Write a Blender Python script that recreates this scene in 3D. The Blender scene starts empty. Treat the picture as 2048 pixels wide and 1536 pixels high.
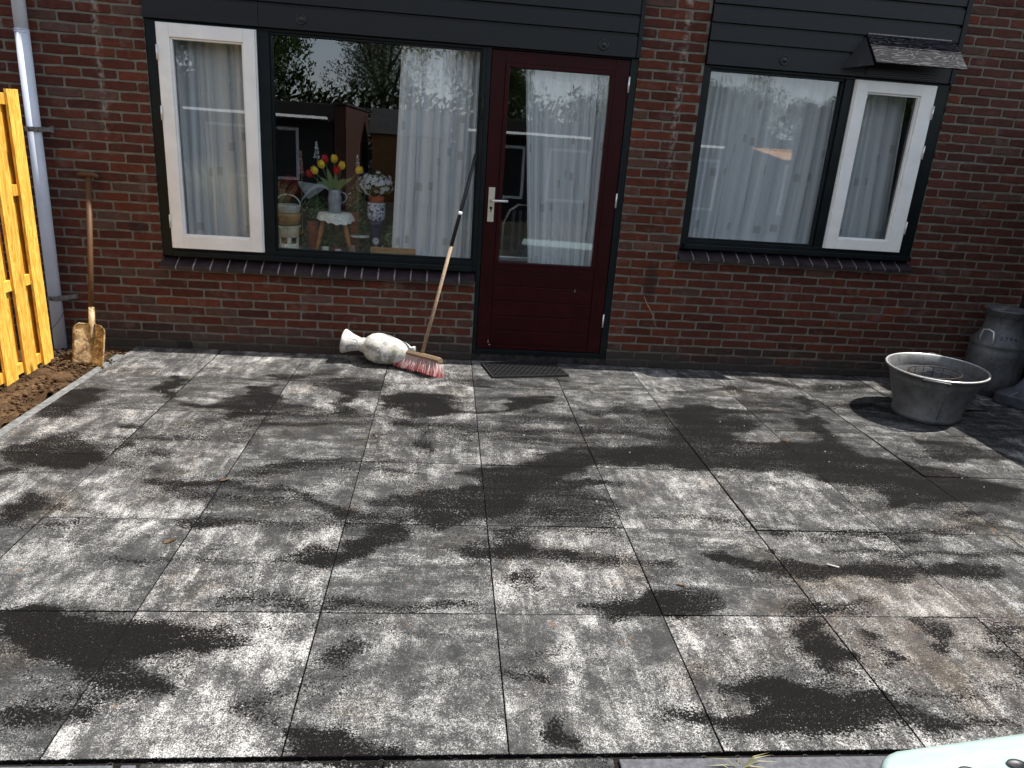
import bpy, bmesh, math, random
import numpy as np
from mathutils import Vector, Matrix

random.seed(7)
rng = np.random.default_rng(11)
scene = bpy.context.scene
COL = scene.collection

# ------------------------------------------------------------------ camera, sky, sun, exposure
FPX, CAMC = 1461.203, (-0.22232, -5.24251, 1.56587)
ROT = [[0.9945126, -0.0804461, 0.0668820], [-0.0379354, 0.3184883, 0.9471674], [0.0974970, 0.9445071, -0.3136889]]
cam = bpy.data.objects.new('camera', bpy.data.cameras.new('camera'))
COL.objects.link(cam)
cam.data.sensor_width = 36.0
cam.data.lens = 36.0 * FPX / 2048.0
cam.data.clip_start, cam.data.clip_end = 0.05, 1000
m = Matrix.Identity(4)
for r in range(3):
    m[r][0], m[r][1], m[r][2], m[r][3] = ROT[0][r], ROT[1][r], -ROT[2][r], CAMC[r]
cam.matrix_world = m
scene.camera = cam

SUN = Vector((0.56, 0.012, 1.0)).normalized()
world = bpy.data.worlds.new('World')
scene.world = world
world.use_nodes = True
wn = world.node_tree
wn.nodes.clear()
sky = wn.nodes.new('ShaderNodeTexSky')
sky.sky_type = 'NISHITA'
sky.sun_disc = False
sky.sun_elevation = math.asin(SUN.z)
sky.ozone_density = 2.2
sky.dust_density = 0.4
sky.sun_rotation = math.atan2(SUN.x, SUN.y)
bg = wn.nodes.new('ShaderNodeBackground')
bg.inputs['Strength'].default_value = 0.12
wo = wn.nodes.new('ShaderNodeOutputWorld')
hsv = wn.nodes.new('ShaderNodeHueSaturation')
hsv.inputs['Saturation'].default_value = 0.42      # the camera's white balance is set for the open shade
wn.links.new(sky.outputs[0], hsv.inputs['Color'])
wn.links.new(hsv.outputs[0], bg.inputs[0])
wn.links.new(bg.outputs[0], wo.inputs[0])
sun = bpy.data.objects.new('sun', bpy.data.lights.new('sun', 'SUN'))
COL.objects.link(sun)
sun.data.energy = 4.3
sun.data.angle = math.radians(0.5)
sun.data.color = (1.0, 0.975, 0.93)
sun.rotation_euler = (-SUN).to_track_quat('-Z', 'Y').to_euler()
sun.location = (6, -2, 12)
vs = scene.view_settings
vs.view_transform = 'Standard'
vs.look = 'None'
vs.exposure = 0.95
vs.gamma = 1.0
vs.use_curve_mapping = False
scene.cycles.max_bounces = 10
scene.cycles.transparent_max_bounces = 16
scene.cycles.caustics_reflective = False
scene.cycles.caustics_refractive = False

# ------------------------------------------------------------------ node helpers
class NT:
    def __init__(s, name):
        s.mat = bpy.data.materials.new(name)
        s.mat.use_nodes = True
        s.t = s.mat.node_tree
        s.t.nodes.clear()
        s.out = s.t.nodes.new('ShaderNodeOutputMaterial')
    def n(s, typ, ins=None, **kw):
        nd = s.t.nodes.new(typ)
        for k, v in kw.items():
            setattr(nd, k, v)
        for k, v in (ins or {}).items():
            s.set(nd.inputs[k], v)
        return nd
    def set(s, sock, v):
        if isinstance(v, bpy.types.NodeSocket):
            s.t.links.new(v, sock)
        elif isinstance(v, (tuple, list)) and len(v) == 3 and sock.type == 'RGBA':
            sock.default_value = (*v, 1)
        else:
            sock.default_value = v
    def m(s, op, a, b=0.0, c=0.0, clamp=False):
        nd = s.n('ShaderNodeMath', {0: a, 1: b, 2: c}, operation=op)
        nd.use_clamp = clamp
        return nd.outputs[0]
    def mix(s, f, a, b, mode='MIX'):
        nd = s.n('ShaderNodeMix', data_type='RGBA', blend_type=mode)
        s.set(nd.inputs[0], f); s.set(nd.inputs[6], a); s.set(nd.inputs[7], b)
        return nd.outputs[2]
    def ss(s, x, lo, hi, a=0.0, b=1.0):
        nd = s.n('ShaderNodeMapRange', {0: x, 1: lo, 2: hi, 3: a, 4: b}, interpolation_type='SMOOTHSTEP')
        return nd.outputs[0]
    def noise(s, vec, scale, detail=2.0, rough=0.5, dist=0.0, w=None):
        nd = s.n('ShaderNodeTexNoise', {'Vector': vec, 'Scale': scale, 'Detail': detail, 'Roughness': rough, 'Distortion': dist})
        if w is not None:
            nd.noise_dimensions = '4D'; s.set(nd.inputs['W'], w)
        return nd.outputs[0]
    def vmul(s, vec, k):
        return s.n('ShaderNodeVectorMath', {0: vec, 1: k}, operation='MULTIPLY').outputs[0]
    def vadd(s, vec, k):
        return s.n('ShaderNodeVectorMath', {0: vec, 1: k}, operation='ADD').outputs[0]
    def pos(s):
        return s.n('ShaderNodeNewGeometry').outputs['Position']
    def objc(s):
        return s.n('ShaderNodeTexCoord').outputs['Object']
    def orand(s):
        return s.n('ShaderNodeObjectInfo').outputs['Random']
    def xyz(s, v):
        return s.n('ShaderNodeSeparateXYZ', {0: v}).outputs
    def bump(s, h, strength=0.3, dist=0.01):
        return s.n('ShaderNodeBump', {'Height': h, 'Strength': strength, 'Distance': dist}).outputs[0]
    def bsdf(s, col, rough=0.6, metal=0.0, spec=0.5, normal=None, **kw):
        ins = {'Base Color': col, 'Roughness': rough, 'Metallic': metal, 'Specular IOR Level': spec}
        if normal is not None:
            ins['Normal'] = normal
        ins.update(kw)
        return s.n('ShaderNodeBsdfPrincipled', ins).outputs[0]
    def done(s, sh):
        s.t.links.new(sh, s.out.inputs[0])
        return s.mat

def simple(name, col, rough=0.5, metal=0.0, spec=0.5, var=0.15, scale=30.0, bump=0.0, aniso=(1, 1, 1)):
    """plain surface with mottled colour, uneven gloss and fine relief"""
    t = NT(name)
    v = t.vmul(t.objc(), aniso)
    a = t.noise(v, scale, 4, 0.6)
    b = t.noise(v, scale * 6, 2, 0.5)
    c = t.mix(t.ss(a, 0.3, 0.7), tuple(x * (1 - var) for x in col), tuple(min(1, x * (1 + var)) for x in col))
    c = t.mix(t.ss(b, 0.62, 0.75, 0, var), c, tuple(x * 0.45 for x in col))
    nrm = t.bump(t.m('ADD', a, t.m('MULTIPLY', b, 0.4)), bump, 0.004) if bump else None
    return t.done(t.bsdf(c, t.m('ADD', rough - 0.06, t.m('MULTIPLY', a, 0.12)), metal, spec, nrm))

# ------------------------------------------------------------------ materials
MAT = {}
def tile_mat():
    t = NT('concrete_tile')
    p = t.pos(); r = t.orand()
    off = t.vadd(p, t.n('ShaderNodeCombineXYZ', {0: t.m('MULTIPLY', r, 37.0), 1: t.m('MULTIPLY', r, 91.0), 2: 0.0}).outputs[0])
    big = t.noise(off, 4.2, 5, 0.62, 0.4)
    med = t.noise(p, 12.0, 6, 0.66, 0.2)
    strk = t.n('ShaderNodeMix', {0: t.ss(r, 0.45, 0.5), 2: t.noise(t.vmul(off, (1.6, 8.0, 1.0)), 2.2, 5, 0.62, 0.5), 3: t.noise(t.vmul(off, (8.0, 1.8, 1.0)), 2.2, 5, 0.62, 0.4)}).outputs[0]
    gr = t.noise(p, 235.0, 4, 0.8)
    gr2 = t.noise(t.vadd(p, (3.1, 7.7, 0)), 240.0, 2, 0.6)
    gr3 = t.noise(t.vadd(p, (6.1, 1.7, 0)), 120.0, 4, 0.8)
    flake = t.noise(p, 75.0, 4, 0.7, 0.6)
    # pale cement dust and efflorescence left on the slabs
    d = t.m('ADD', t.m('MULTIPLY', t.m('SUBTRACT', big, 0.5), 1.0), t.m('MULTIPLY', t.m('SUBTRACT', strk, 0.5), 1.0))
    d = t.m('ADD', d, t.m('MULTIPLY', t.m('SUBTRACT', med, 0.5), 0.75))
    d = t.m('ADD', d, t.m('MULTIPLY', t.m('SUBTRACT', r, 0.5), 0.12))
    dl = t.m('ADD', d, 0.40)
    g = t.m('ADD', t.m('MULTIPLY', t.m('SUBTRACT', gr, 0.5), 2.7), t.m('MULTIPLY', t.m('SUBTRACT', flake, 0.5), 1.2))
    dm = t.ss(t.m('ADD', dl, g), 0.36, 0.82)
    base = t.mix(t.ss(med, 0.3, 0.7), (0.042, 0.042, 0.042), (0.096, 0.093, 0.089))
    base = t.mix(t.ss(gr2, 0.35, 0.65, 0.0, 0.75), base, (0.020, 0.020, 0.0205))
    dust = t.mix(t.ss(gr2, 0.35, 0.65), (0.26, 0.252, 0.24), (0.64, 0.622, 0.592))
    col = t.mix(t.ss(dl, 0.1, 0.9, 0.45, 1.0), base, t.mix(dm, base, dust))
    warm = t.noise(t.vadd(p, (11.3, 2.1, 0)), 2.3, 3, 0.6)
    col = t.mix(t.ss(warm, 0.52, 0.72, 0.0, 0.55), col, (0.62, 0.50, 0.36), 'MULTIPLY')
    px_, py_ = t.xyz(p)[0:2]
    ex_ = t.m('DIVIDE', t.m('SUBTRACT', px_, 1.55), 0.62); ey_ = t.m('DIVIDE', t.m('ADD', py_, 3.12), 0.42)
    mud = t.m('ADD', t.m('ADD', t.m('MULTIPLY', ex_, ex_), t.m('MULTIPLY', ey_, ey_)), t.m('MULTIPLY', t.m('SUBTRACT', strk, 0.5), 2.2))
    col = t.mix(t.m('MULTIPLY', t.ss(mud, 0.15, 1.2, 0.30, 0.0), t.ss(med, 0.3, 0.6, 0.35, 1.0)), col, (0.135, 0.098, 0.066))
    rust = t.m('MULTIPLY', t.ss(t.noise(t.vadd(p, (5.2, 1.3, 0)), 7.5, 4, 0.6), 0.64, 0.76), t.ss(gr, 0.35, 0.6, 0.10, 0.45))
    col = t.mix(rust, col, (0.30, 0.155, 0.065))
    col = t.mix(1.0, col, t.n('ShaderNodeCombineColor', {0: t.m('ADD', 0.84, t.m('MULTIPLY', r, 0.3)), 1: t.m('ADD', 0.85, t.m('MULTIPLY', r, 0.28)), 2: t.m('ADD', 0.85, t.m('MULTIPLY', r, 0.27))}).outputs[0], 'MULTIPLY')
    # dark jointing sand still lying where the broom left it
    sa = t.n('ShaderNodeAttribute', attribute_name='sand').outputs['Fac']
    film = t.noise(t.vmul(t.vadd(p, (0.7, 3.3, 0)), (1.0, 2.6, 1.0)), 1.9, 5, 0.62, 0.8)
    sweep = t.noise(t.vmul(p, (4.5, 48.0, 1.0)), 1.3, 3, 0.6)
    sa = t.m('ADD', sa, t.m('MULTIPLY', t.ss(film, 0.47, 0.70), 0.34))
    sn = t.m('ADD', t.m('MULTIPLY', t.m('SUBTRACT', med, 0.5), 0.55), t.m('MULTIPLY', t.m('SUBTRACT', gr3, 0.5), 3.5))
    sn = t.m('ADD', sn, t.m('MULTIPLY', t.m('SUBTRACT', sweep, 0.5), 0.42))
    fring = t.noise(p, 34.0, 4, 0.65, 1.0)
    sn = t.m('ADD', sn, t.m('MULTIPLY', t.m('SUBTRACT', fring, 0.5), 0.55))
    sn = t.m('ADD', sn, t.m('MULTIPLY', t.m('SUBTRACT', flake, 0.5), 0.55))
    sn = t.m('ADD', sn, t.m('MULTIPLY', t.m('SUBTRACT', strk, 0.5), 0.5))
    sm = t.ss(t.m('ADD', sa, sn), 0.42, 0.58)
    sc = t.mix(t.ss(gr2, 0.3, 0.7), (0.0022, 0.0019, 0.0018), (0.0105, 0.0092, 0.0086))
    sc = t.mix(t.ss(t.noise(t.vadd(p, (1.7, 4.4, 0)), 240.0, 1, 0.5), 0.73, 0.80), sc, (0.20, 0.18, 0.155))
    col = t.mix(sm, col, sc)
    h = t.m('ADD', t.m('MULTIPLY', gr, 0.5), t.m('ADD', t.m('MULTIPLY', flake, 0.35), t.m('MULTIPLY', sm, 0.5)))
    return t.done(t.bsdf(col, 0.95, 0, 0.12, t.bump(h, 0.4, 0.004)))
MAT['tile'] = tile_mat()

def brick_mat(name, use_obj):
    t = NT(name)
    p = t.pos()
    if use_obj:
        c = t.n('ShaderNodeObjectInfo').outputs['Color']
    else:
        c = t.n('ShaderNodeAttribute', attribute_name='bcol').outputs['Color']
    x, y, z = t.xyz(p)[0:3]
    a = t.noise(p, 22.0, 5, 0.65, 0.5)
    b = t.noise(p, 170.0, 3, 0.6)
    ln = t.noise(t.vmul(p, (14.0, 14.0, 160.0)), 1.0, 3, 0.6)
    col = t.mix(t.ss(a, 0.3, 0.7, 0.0, 0.55), c, t.mix(1.0, c, (0.42, 0.40, 0.42), 'MULTIPLY'))
    col = t.mix(t.ss(ln, 0.5, 0.72, 0.0, 0.4), col, t.mix(1.0, c, (0.45, 0.38, 0.35), 'MULTIPLY'))
    col = t.mix(t.ss(b, 0.64, 0.74, 0.0, 0.7), col, (0.03, 0.02, 0.018))
    bloom = t.noise(t.vadd(p, (2.2, 0, 9.1)), 6.5, 4, 0.65)
    col = t.mix(t.m('MULTIPLY', t.ss(bloom, 0.54, 0.70), t.ss(b, 0.3, 0.65, 0.1, 0.5)), col, (0.17, 0.13, 0.115))
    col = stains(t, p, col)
    nrm = t.bump(t.m('ADD', a, t.m('ADD', t.m('MULTIPLY', b, 0.5), t.m('MULTIPLY', ln, 0.4))), 0.45, 0.006)
    return t.done(t.bsdf(col, 0.88, 0, 0.25, nrm))

def stains(t, p, col):
    """lime runs, soot and damp on the masonry: each has its own place on the wall"""
    x, y, z = t.xyz(p)[0:3]
    wob = t.m('MULTIPLY', t.m('SUBTRACT', t.noise(p, 9.0, 3, 0.6), 0.5), 0.05)
    br = t.noise(p, 26.0, 4, 0.7)
    for x0, zlo in ((1.318, 1.0), (-2.452, 1.05)):
        dx = t.m('ABSOLUTE', t.m('SUBTRACT', t.m('ADD', x, wob), x0))
        mk = t.m('MULTIPLY', t.ss(dx, 0.006, 0.032, 1.0, 0.0), t.ss(z, zlo, zlo + 0.9))
        mk = t.m('MULTIPLY', mk, t.ss(br, 0.42, 0.64, 0.0, 0.38))
        col = t.mix(mk, col, (0.50, 0.47, 0.43))
    for cx, cz, rx, rz in ((1.29, 0.66, 0.06, 0.17), (-2.31, 0.84, 0.07, 0.05)):
        dx = t.m('DIVIDE', t.m('SUBTRACT', x, cx), rx); dz = t.m('DIVIDE', t.m('SUBTRACT', z, cz), rz)
        dd = t.m('ADD', t.m('MULTIPLY', dx, dx), t.m('MULTIPLY', dz, dz))
        dd = t.m('ADD', dd, t.m('MULTIPLY', t.m('SUBTRACT', br, 0.5), 1.6))
        col = t.mix(t.ss(dd, 0.1, 1.2, 0.6, 0.0), col, (0.012, 0.011, 0.012))
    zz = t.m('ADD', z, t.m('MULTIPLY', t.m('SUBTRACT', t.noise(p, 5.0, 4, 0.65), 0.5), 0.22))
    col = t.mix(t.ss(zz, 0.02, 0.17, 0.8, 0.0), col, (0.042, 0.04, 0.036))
    return col
MAT['brick'] = brick_mat('brick_face', True)
MAT['brick_rest'] = brick_mat('brick_rest', False)

def mortar_mat():
    t = NT('mortar')
    p = t.pos()
    a = t.noise(p, 14.0, 5, 0.65); b = t.noise(p, 150.0, 3, 0.6)
    c = t.mix(t.ss(a, 0.3, 0.7), (0.125, 0.117, 0.093), (0.205, 0.192, 0.158))
    c = t.mix(t.ss(b, 0.6, 0.75, 0, 0.6), c, (0.07, 0.066, 0.055))
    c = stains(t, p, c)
    return t.done(t.bsdf(c, 0.95, 0, 0.2, t.bump(t.m('ADD', a, b), 0.6, 0.004)))
MAT['mortar'] = mortar_mat()

def paint_mat(name, col, rough, chip=0.0, chipcol=(0.45, 0.42, 0.38), aniso=(1, 1, 1), grainy=0.15, var=0.2, spec=0.35):
    t = NT(name)
    p = t.pos(); v = t.vmul(p, aniso)
    a = t.noise(v, 7.0, 5, 0.6); b = t.noise(v, 60.0, 3, 0.6)
    c = t.mix(t.ss(a, 0.3, 0.7), tuple(k * (1 - var) for k in col), tuple(min(1, k * (1 + var)) for k in col))
    c = t.mix(t.ss(b, 0.55, 0.8, 0, var * 1.6), c, tuple(k * 0.6 for k in col))
    if chip:
        n = t.noise(t.vmul(p, (1, 1, 0.5)), 38.0, 3, 0.65)
        c = t.mix(t.ss(n, 0.755 - chip, 0.775 - chip), c, chipcol)
    rg = t.m('ADD', rough - 0.1, t.m('MULTIPLY', a, 0.25))
    return t.done(t.bsdf(c, rg, 0, spec, t.bump(b, grainy, 0.003)))
MAT['cladding'] = paint_mat('dark_cladding_paint', (0.0065, 0.0076, 0.0096), 0.45, 0.0, aniso=(0.25, 1, 4), grainy=0.25)
MAT['frame'] = paint_mat('dark_frame_paint', (0.0052, 0.0088, 0.0100), 0.36, 0.0, spec=0.22)
MAT['red'] = paint_mat('dark_red_paint', (0.026, 0.0016, 0.0025), 0.42, 0.0, spec=0.16)
MAT['white'] = paint_mat('white_frame_paint', (0.86, 0.85, 0.82), 0.4, 0.0, var=0.05)
MAT['pipe'] = paint_mat('grey_pipe', (0.62, 0.66, 0.74), 0.35, 0.0, var=0.06)
MAT['redbrickwall'] = simple('small_brick_texture_wall', (0.11, 0.052, 0.036), 0.9, 0, 0.2, 0.3, 14, 0.3)
MAT['sill'] = simple('glazed_sill_brick', (0.030, 0.021, 0.025), 0.34, 0, 0.5, 0.3, 18, 0.2)
MAT['lime'] = simple('pale_joint', (0.42, 0.40, 0.38), 0.9, 0, 0.2, 0.3, 60, 0.3)
MAT['lintel'] = simple('plinth_stone', (0.035, 0.032, 0.03), 0.9, 0, 0.2, 0.5, 25, 0.6)
MAT['black'] = simple('black_plastic', (0.012, 0.012, 0.013), 0.45, 0, 0.5, 0.2, 30, 0.1)
MAT['steel'] = simple('galvanised_bracket', (0.20, 0.19, 0.175), 0.5, 0.6, 0.5, 0.35, 60, 0.3)
MAT['alu'] = simple('aluminium', (0.62, 0.58, 0.46), 0.38, 0.35, 0.5, 0.08, 40, 0.05)
MAT['bright'] = simple('bright_metal', (0.75, 0.74, 0.72), 0.35, 0.6, 0.5, 0.1, 40)

def hood_mat():
    t = NT('weathered_black_board')
    p = t.pos()
    n = t.noise(t.vmul(p, (2.0, 9.0, 9.0)), 2.0, 2, 0.5, 0.6)
    w = t.m('ABSOLUTE', t.m('SINE', t.m('MULTIPLY', n, 34.0)))
    c = t.mix(t.ss(w, 0.80, 0.97), (0.003, 0.0028, 0.004), (0.055, 0.053, 0.062))
    return t.done(t.bsdf(c, 0.7, 0, 0.08, t.bump(w, 0.5, 0.004)))
MAT['hood'] = hood_mat()

def wood_mat(name, c0, c1, c2, scale=1.0, rough=0.6, axis='Z', knots=True):
    t = NT(name)
    o = t.objc(); r = t.orand()
    v = t.vadd(o, t.n('ShaderNodeCombineXYZ', {0: t.m('MULTIPLY', r, 13.0), 1: t.m('MULTIPLY', r, 29.0), 2: t.m('MULTIPLY', r, 53.0)}).outputs[0])
    k = {'Z': (11, 11, 0.9), 'X': (0.9, 11, 11), 'Y': (11, 0.9, 11)}[axis]
    g = t.noise(t.vmul(v, tuple(q * scale for q in k)), 2.2, 4, 0.6, 1.2)
    rings = t.m('FRACT', t.m('MULTIPLY', g, 7.0))
    rings = t.m('ABSOLUTE', t.m('SUBTRACT', rings, 0.5))
    fine = t.noise(t.vmul(v, tuple(q * 9 * scale for q in k)), 2.0, 3, 0.6)
    c = t.mix(t.ss(rings, 0.08, 0.40), c0, c1)
    c = t.mix(t.ss(fine, 0.5, 0.75, 0, 0.5), c, c2)
    if knots:
        kn = t.n('ShaderNodeTexVoronoi', {'Vector': t.vmul(v, (7, 7, 2.2) if axis == 'Z' else (2.2, 7, 7)), 'Scale': 1.1}).outputs[0]
        c = t.mix(t.ss(kn, 0.06, 0.22, 0.9, 0.0), c, tuple(q * 0.5 for q in c2))
    c = t.mix(1.0, c, t.n('ShaderNodeCombineColor', {0: t.m('ADD', 0.85, t.m('MULTIPLY', r, 0.3)), 1: t.m('ADD', 0.80, t.m('MULTIPLY', r, 0.4)), 2: t.m('ADD', 0.75, t.m('MULTIPLY', r, 0.5))}).outputs[0], 'MULTIPLY')
    return t.done(t.bsdf(c, rough, 0, 0.35, t.bump(t.m('ADD', rings, fine), 0.25, 0.003)))
MAT['darkfence'] = wood_mat('dark_stained_fence', (0.030, 0.024, 0.020), (0.020, 0.016, 0.014), (0.010, 0.008, 0.007))
MAT['fence'] = wood_mat('fresh_impregnated_pine', (0.84, 0.53, 0.095), (0.62, 0.30, 0.035), (0.30, 0.11, 0.014))
MAT['oldwood'] = wood_mat('worn_handle_wood', (0.36, 0.26, 0.17), (0.20, 0.13, 0.08), (0.12, 0.07, 0.04), 3.0, 0.7, 'Z', False)
MAT['darkhandle'] = wood_mat('dark_handle_wood', (0.12, 0.055, 0.022), (0.065, 0.03, 0.013), (0.03, 0.015, 0.008), 3.0, 0.55, 'Z', False)
MAT['stoolwood'] = wood_mat('stool_wood', (0.45, 0.20, 0.05), (0.30, 0.12, 0.03), (0.15, 0.06, 0.02), 3.0, 0.4, 'Z', False)
MAT['broomhead'] = wood_mat('broom_block_wood', (0.22, 0.15, 0.085), (0.13, 0.08, 0.045), (0.06, 0.035, 0.02), 3.0, 0.75, 'X', False)

def soil_mat():
    t = NT('bare_soil')
    p = t.pos()
    a = t.noise(p, 5.0, 6, 0.65); b = t.noise(p, 60.0, 5, 0.7); s = t.noise(p, 180.0, 2, 0.6)
    c = t.mix(t.ss(a, 0.3, 0.7), (0.06, 0.036, 0.021), (0.24, 0.145, 0.075))
    c = t.mix(t.ss(b, 0.35, 0.7, 0, 0.8), c, (0.03, 0.019, 0.013))
    c = t.mix(t.ss(s, 0.68, 0.76), c, (0.36, 0.27, 0.17))
    return t.done(t.bsdf(c, 0.97, 0, 0.1, t.bump(t.m('ADD', b, t.m('MULTIPLY', s, 0.5)), 1.0, 0.02)))
MAT['soil'] = soil_mat()
MAT['grass'] = simple('garden_bed', (0.022, 0.020, 0.012), 0.9, 0, 0.2, 0.5, 3.0, 0.5)
MAT['kerb'] = simple('kerb_concrete', (0.16, 0.165, 0.165), 0.92, 0, 0.2, 0.35, 26, 0.5)
MAT['band'] = simple('edging_concrete', (0.10, 0.10, 0.108), 0.88, 0, 0.25, 0.25, 60, 0.35)
MAT['sandbed'] = simple('sand_bed', (0.014, 0.012, 0.011), 0.97, 0, 0.1, 0.4, 80, 0.4)

def glass_mat():
    t = NT('window_glass')
    lw = t.n('ShaderNodeLayerWeight', {'Blend': 0.5}).outputs['Facing']
    back = t.n('ShaderNodeNewGeometry').outputs['Backfacing']
    f = t.m('MULTIPLY', t.m('ADD', 0.150, t.m('MULTIPLY', t.m('POWER', lw, 4.0), 0.6)), t.m('SUBTRACT', 1.0, back))
    nrm = t.bump(t.noise(t.pos(), 2.3, 2, 0.5), 0.006, 0.02)
    tr = t.n('ShaderNodeBsdfTransparent', {0: (0.95, 0.97, 0.97)}).outputs[0]
    gl = t.n('ShaderNodeBsdfGlossy', {0: (0.88, 0.93, 1.0), 'Roughness': 0.0, 'Normal': nrm}).outputs[0]
    return t.done(t.n('ShaderNodeMixShader', {0: f, 1: tr, 2: gl}).outputs[0])
MAT['glass'] = glass_mat()

def curtain_mat():
    """sheer woven net with small denser squares in the weave"""
    t = NT('net_curtain')
    uv = t.n('ShaderNodeUVMap').outputs[0]
    cell = t.vmul(uv, (1 / 0.13, 1 / 0.21, 1))
    fr = t.n('ShaderNodeVectorMath', {0: cell}, operation='FRACTION').outputs[0]
    fl = t.n('ShaderNodeVectorMath', {0: cell}, operation='FLOOR').outputs[0]
    wn_ = t.n('ShaderNodeTexWhiteNoise', {'Vector': fl}); wn_.noise_dimensions = '2D'
    rv, rc = wn_.outputs[0], wn_.outputs[1]
    ro = t.xyz(rc); fx, fy = t.xyz(fr)[0:2]
    dx = t.m('ABSOLUTE', t.m('SUBTRACT', fx, t.m('ADD', 0.25, t.m('MULTIPLY', ro[0], 0.5))))
    dy = t.m('ABSOLUTE', t.m('SUBTRACT', fy, t.m('ADD', 0.25, t.m('MULTIPLY', ro[1], 0.5))))
    sq = t.m('MULTIPLY', t.m('LESS_THAN', dx, 0.22), t.m('LESS_THAN', dy, 0.13))
    sq = t.m('MULTIPLY', sq, t.m('GREATER_THAN', rv, 0.80))
    weave = t.noise(t.vmul(uv, (60.0, 500.0, 1)), 1.0, 2, 0.5)
    fold = t.n('ShaderNodeAttribute', attribute_name='fold').outputs['Fac']
    col = t.mix(t.m('MULTIPLY', sq, 0.6), t.mix(t.ss(weave, 0.3, 0.7), (0.84, 0.85, 0.88), (0.95, 0.955, 0.97)), (0.40, 0.39, 0.39))
    d = t.n('ShaderNodeBsdfDiffuse', {0: col}).outputs[0]
    tl = t.n('ShaderNodeBsdfTranslucent', {0: col}).outputs[0]
    tr = t.n('ShaderNodeBsdfTransparent', {0: (1, 1, 1)}).outputs[0]
    s1 = t.n('ShaderNodeMixShader', {0: 0.16, 1: d, 2: tl}).outputs[0]
    op = t.m('SUBTRACT', t.m('SUBTRACT', 0.30, t.m('MULTIPLY', fold, 0.24)), t.m('MULTIPLY', sq, 0.12), clamp=True)
    return t.done(t.n('ShaderNodeMixShader', {0: op, 1: s1, 2: tr}).outputs[0])
MAT['curtain'] = curtain_mat()

def zinc_mat(name, c0, c1, c2, metal=0.35):
    t = NT(name)
    p = t.objc()
    a = t.noise(p, 9.0, 5, 0.65); b = t.noise(p, 55.0, 4, 0.65); dn = t.noise(t.vmul(p, (20, 20, 3)), 1.0, 4, 0.6)
    c = t.mix(t.ss(a, 0.3, 0.7), c0, c1)
    c = t.mix(t.ss(b, 0.56, 0.7, 0, 0.7), c, c2)
    c = t.mix(t.ss(dn, 0.55, 0.75, 0, 0.5), c, c2)
    return t.done(t.bsdf(c, t.m('ADD', 0.42, t.m('MULTIPLY', a, 0.25)), metal, 0.5, t.bump(b, 0.25, 0.004)))
MAT['zinc'] = zinc_mat('galvanised_zinc', (0.10, 0.10, 0.098), (0.17, 0.17, 0.17), (0.04, 0.04, 0.039), 0.25)
MAT['churn'] = zinc_mat('dull_milk_churn_metal', (0.085, 0.085, 0.087), (0.155, 0.157, 0.163), (0.026, 0.025, 0.024))
MAT['wire'] = simple('rusty_wire', (0.05, 0.035, 0.028), 0.6, 0.5, 0.5, 0.4, 80)

def vase_mat():
    t = NT('weathered_white_glaze')
    p = t.objc()
    a = t.noise(p, 13.0, 6, 0.7, 0.6); b = t.noise(p, 60.0, 4, 0.7); k = t.noise(t.vadd(p, (4, 1, 2)), 6.0, 4, 0.6)
    c = t.mix(t.ss(b, 0.3, 0.7), (0.46, 0.445, 0.40), (0.64, 0.625, 0.58))
    c = t.mix(t.ss(a, 0.49, 0.60, 0, 0.75), c, (0.15, 0.14, 0.105))
    c = t.mix(t.m('MULTIPLY', t.ss(k, 0.55, 0.68), t.ss(b, 0.35, 0.6, 0.0, 0.6)), c, (0.20, 0.18, 0.08))
    c = t.mix(t.ss(t.noise(t.vadd(p, (9, 3, 1)), 20.0, 3, 0.6), 0.70, 0.74), c, (0.36, 0.11, 0.03))
    return t.done(t.bsdf(c, 0.7, 0, 0.35, t.bump(t.m('ADD', a, b), 0.4, 0.006)))
MAT['vase'] = vase_mat()

def rust_mat():
    t = NT('rusty_spade_steel')
    p = t.objc()
    a = t.noise(p, 16.0, 6, 0.7, 0.6); b = t.noise(p, 90.0, 4, 0.7)
    c = t.mix(t.ss(a, 0.35, 0.65), (0.14, 0.08, 0.04), (0.60, 0.45, 0.25))
    c = t.mix(t.ss(b, 0.52, 0.7, 0, 0.85), c, (0.035, 0.02, 0.012))
    c = t.mix(t.ss(t.noise(p, 30.0, 4, 0.7), 0.6, 0.68), c, (0.55, 0.50, 0.40))
    return t.done(t.bsdf(c, 0.6, 0.3, 0.4, t.bump(t.m('ADD', a, b), 0.5, 0.005)))
MAT['rust'] = rust_mat()

def bristle_mat():
    t = NT('red_and_white_bristles')
    z = t.xyz(t.n('ShaderNodeTexCoord').outputs['Generated'])[2]
    r = t.n('ShaderNodeNewGeometry').outputs['Random Per Island']
    k = t.m('ADD', z, t.m('MULTIPLY', t.m('SUBTRACT', r, 0.5), 0.7))
    c = t.mix(t.ss(k, 0.05, 0.45), (0.42, 0.04, 0.05), (0.74, 0.56, 0.52))
    c = t.mix(t.ss(r, 0.75, 0.9, 0, 0.7), c, (0.60, 0.04, 0.06))
    return t.done(t.bsdf(c, 0.55, 0, 0.4))
MAT['bristle'] = bristle_mat()

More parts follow.
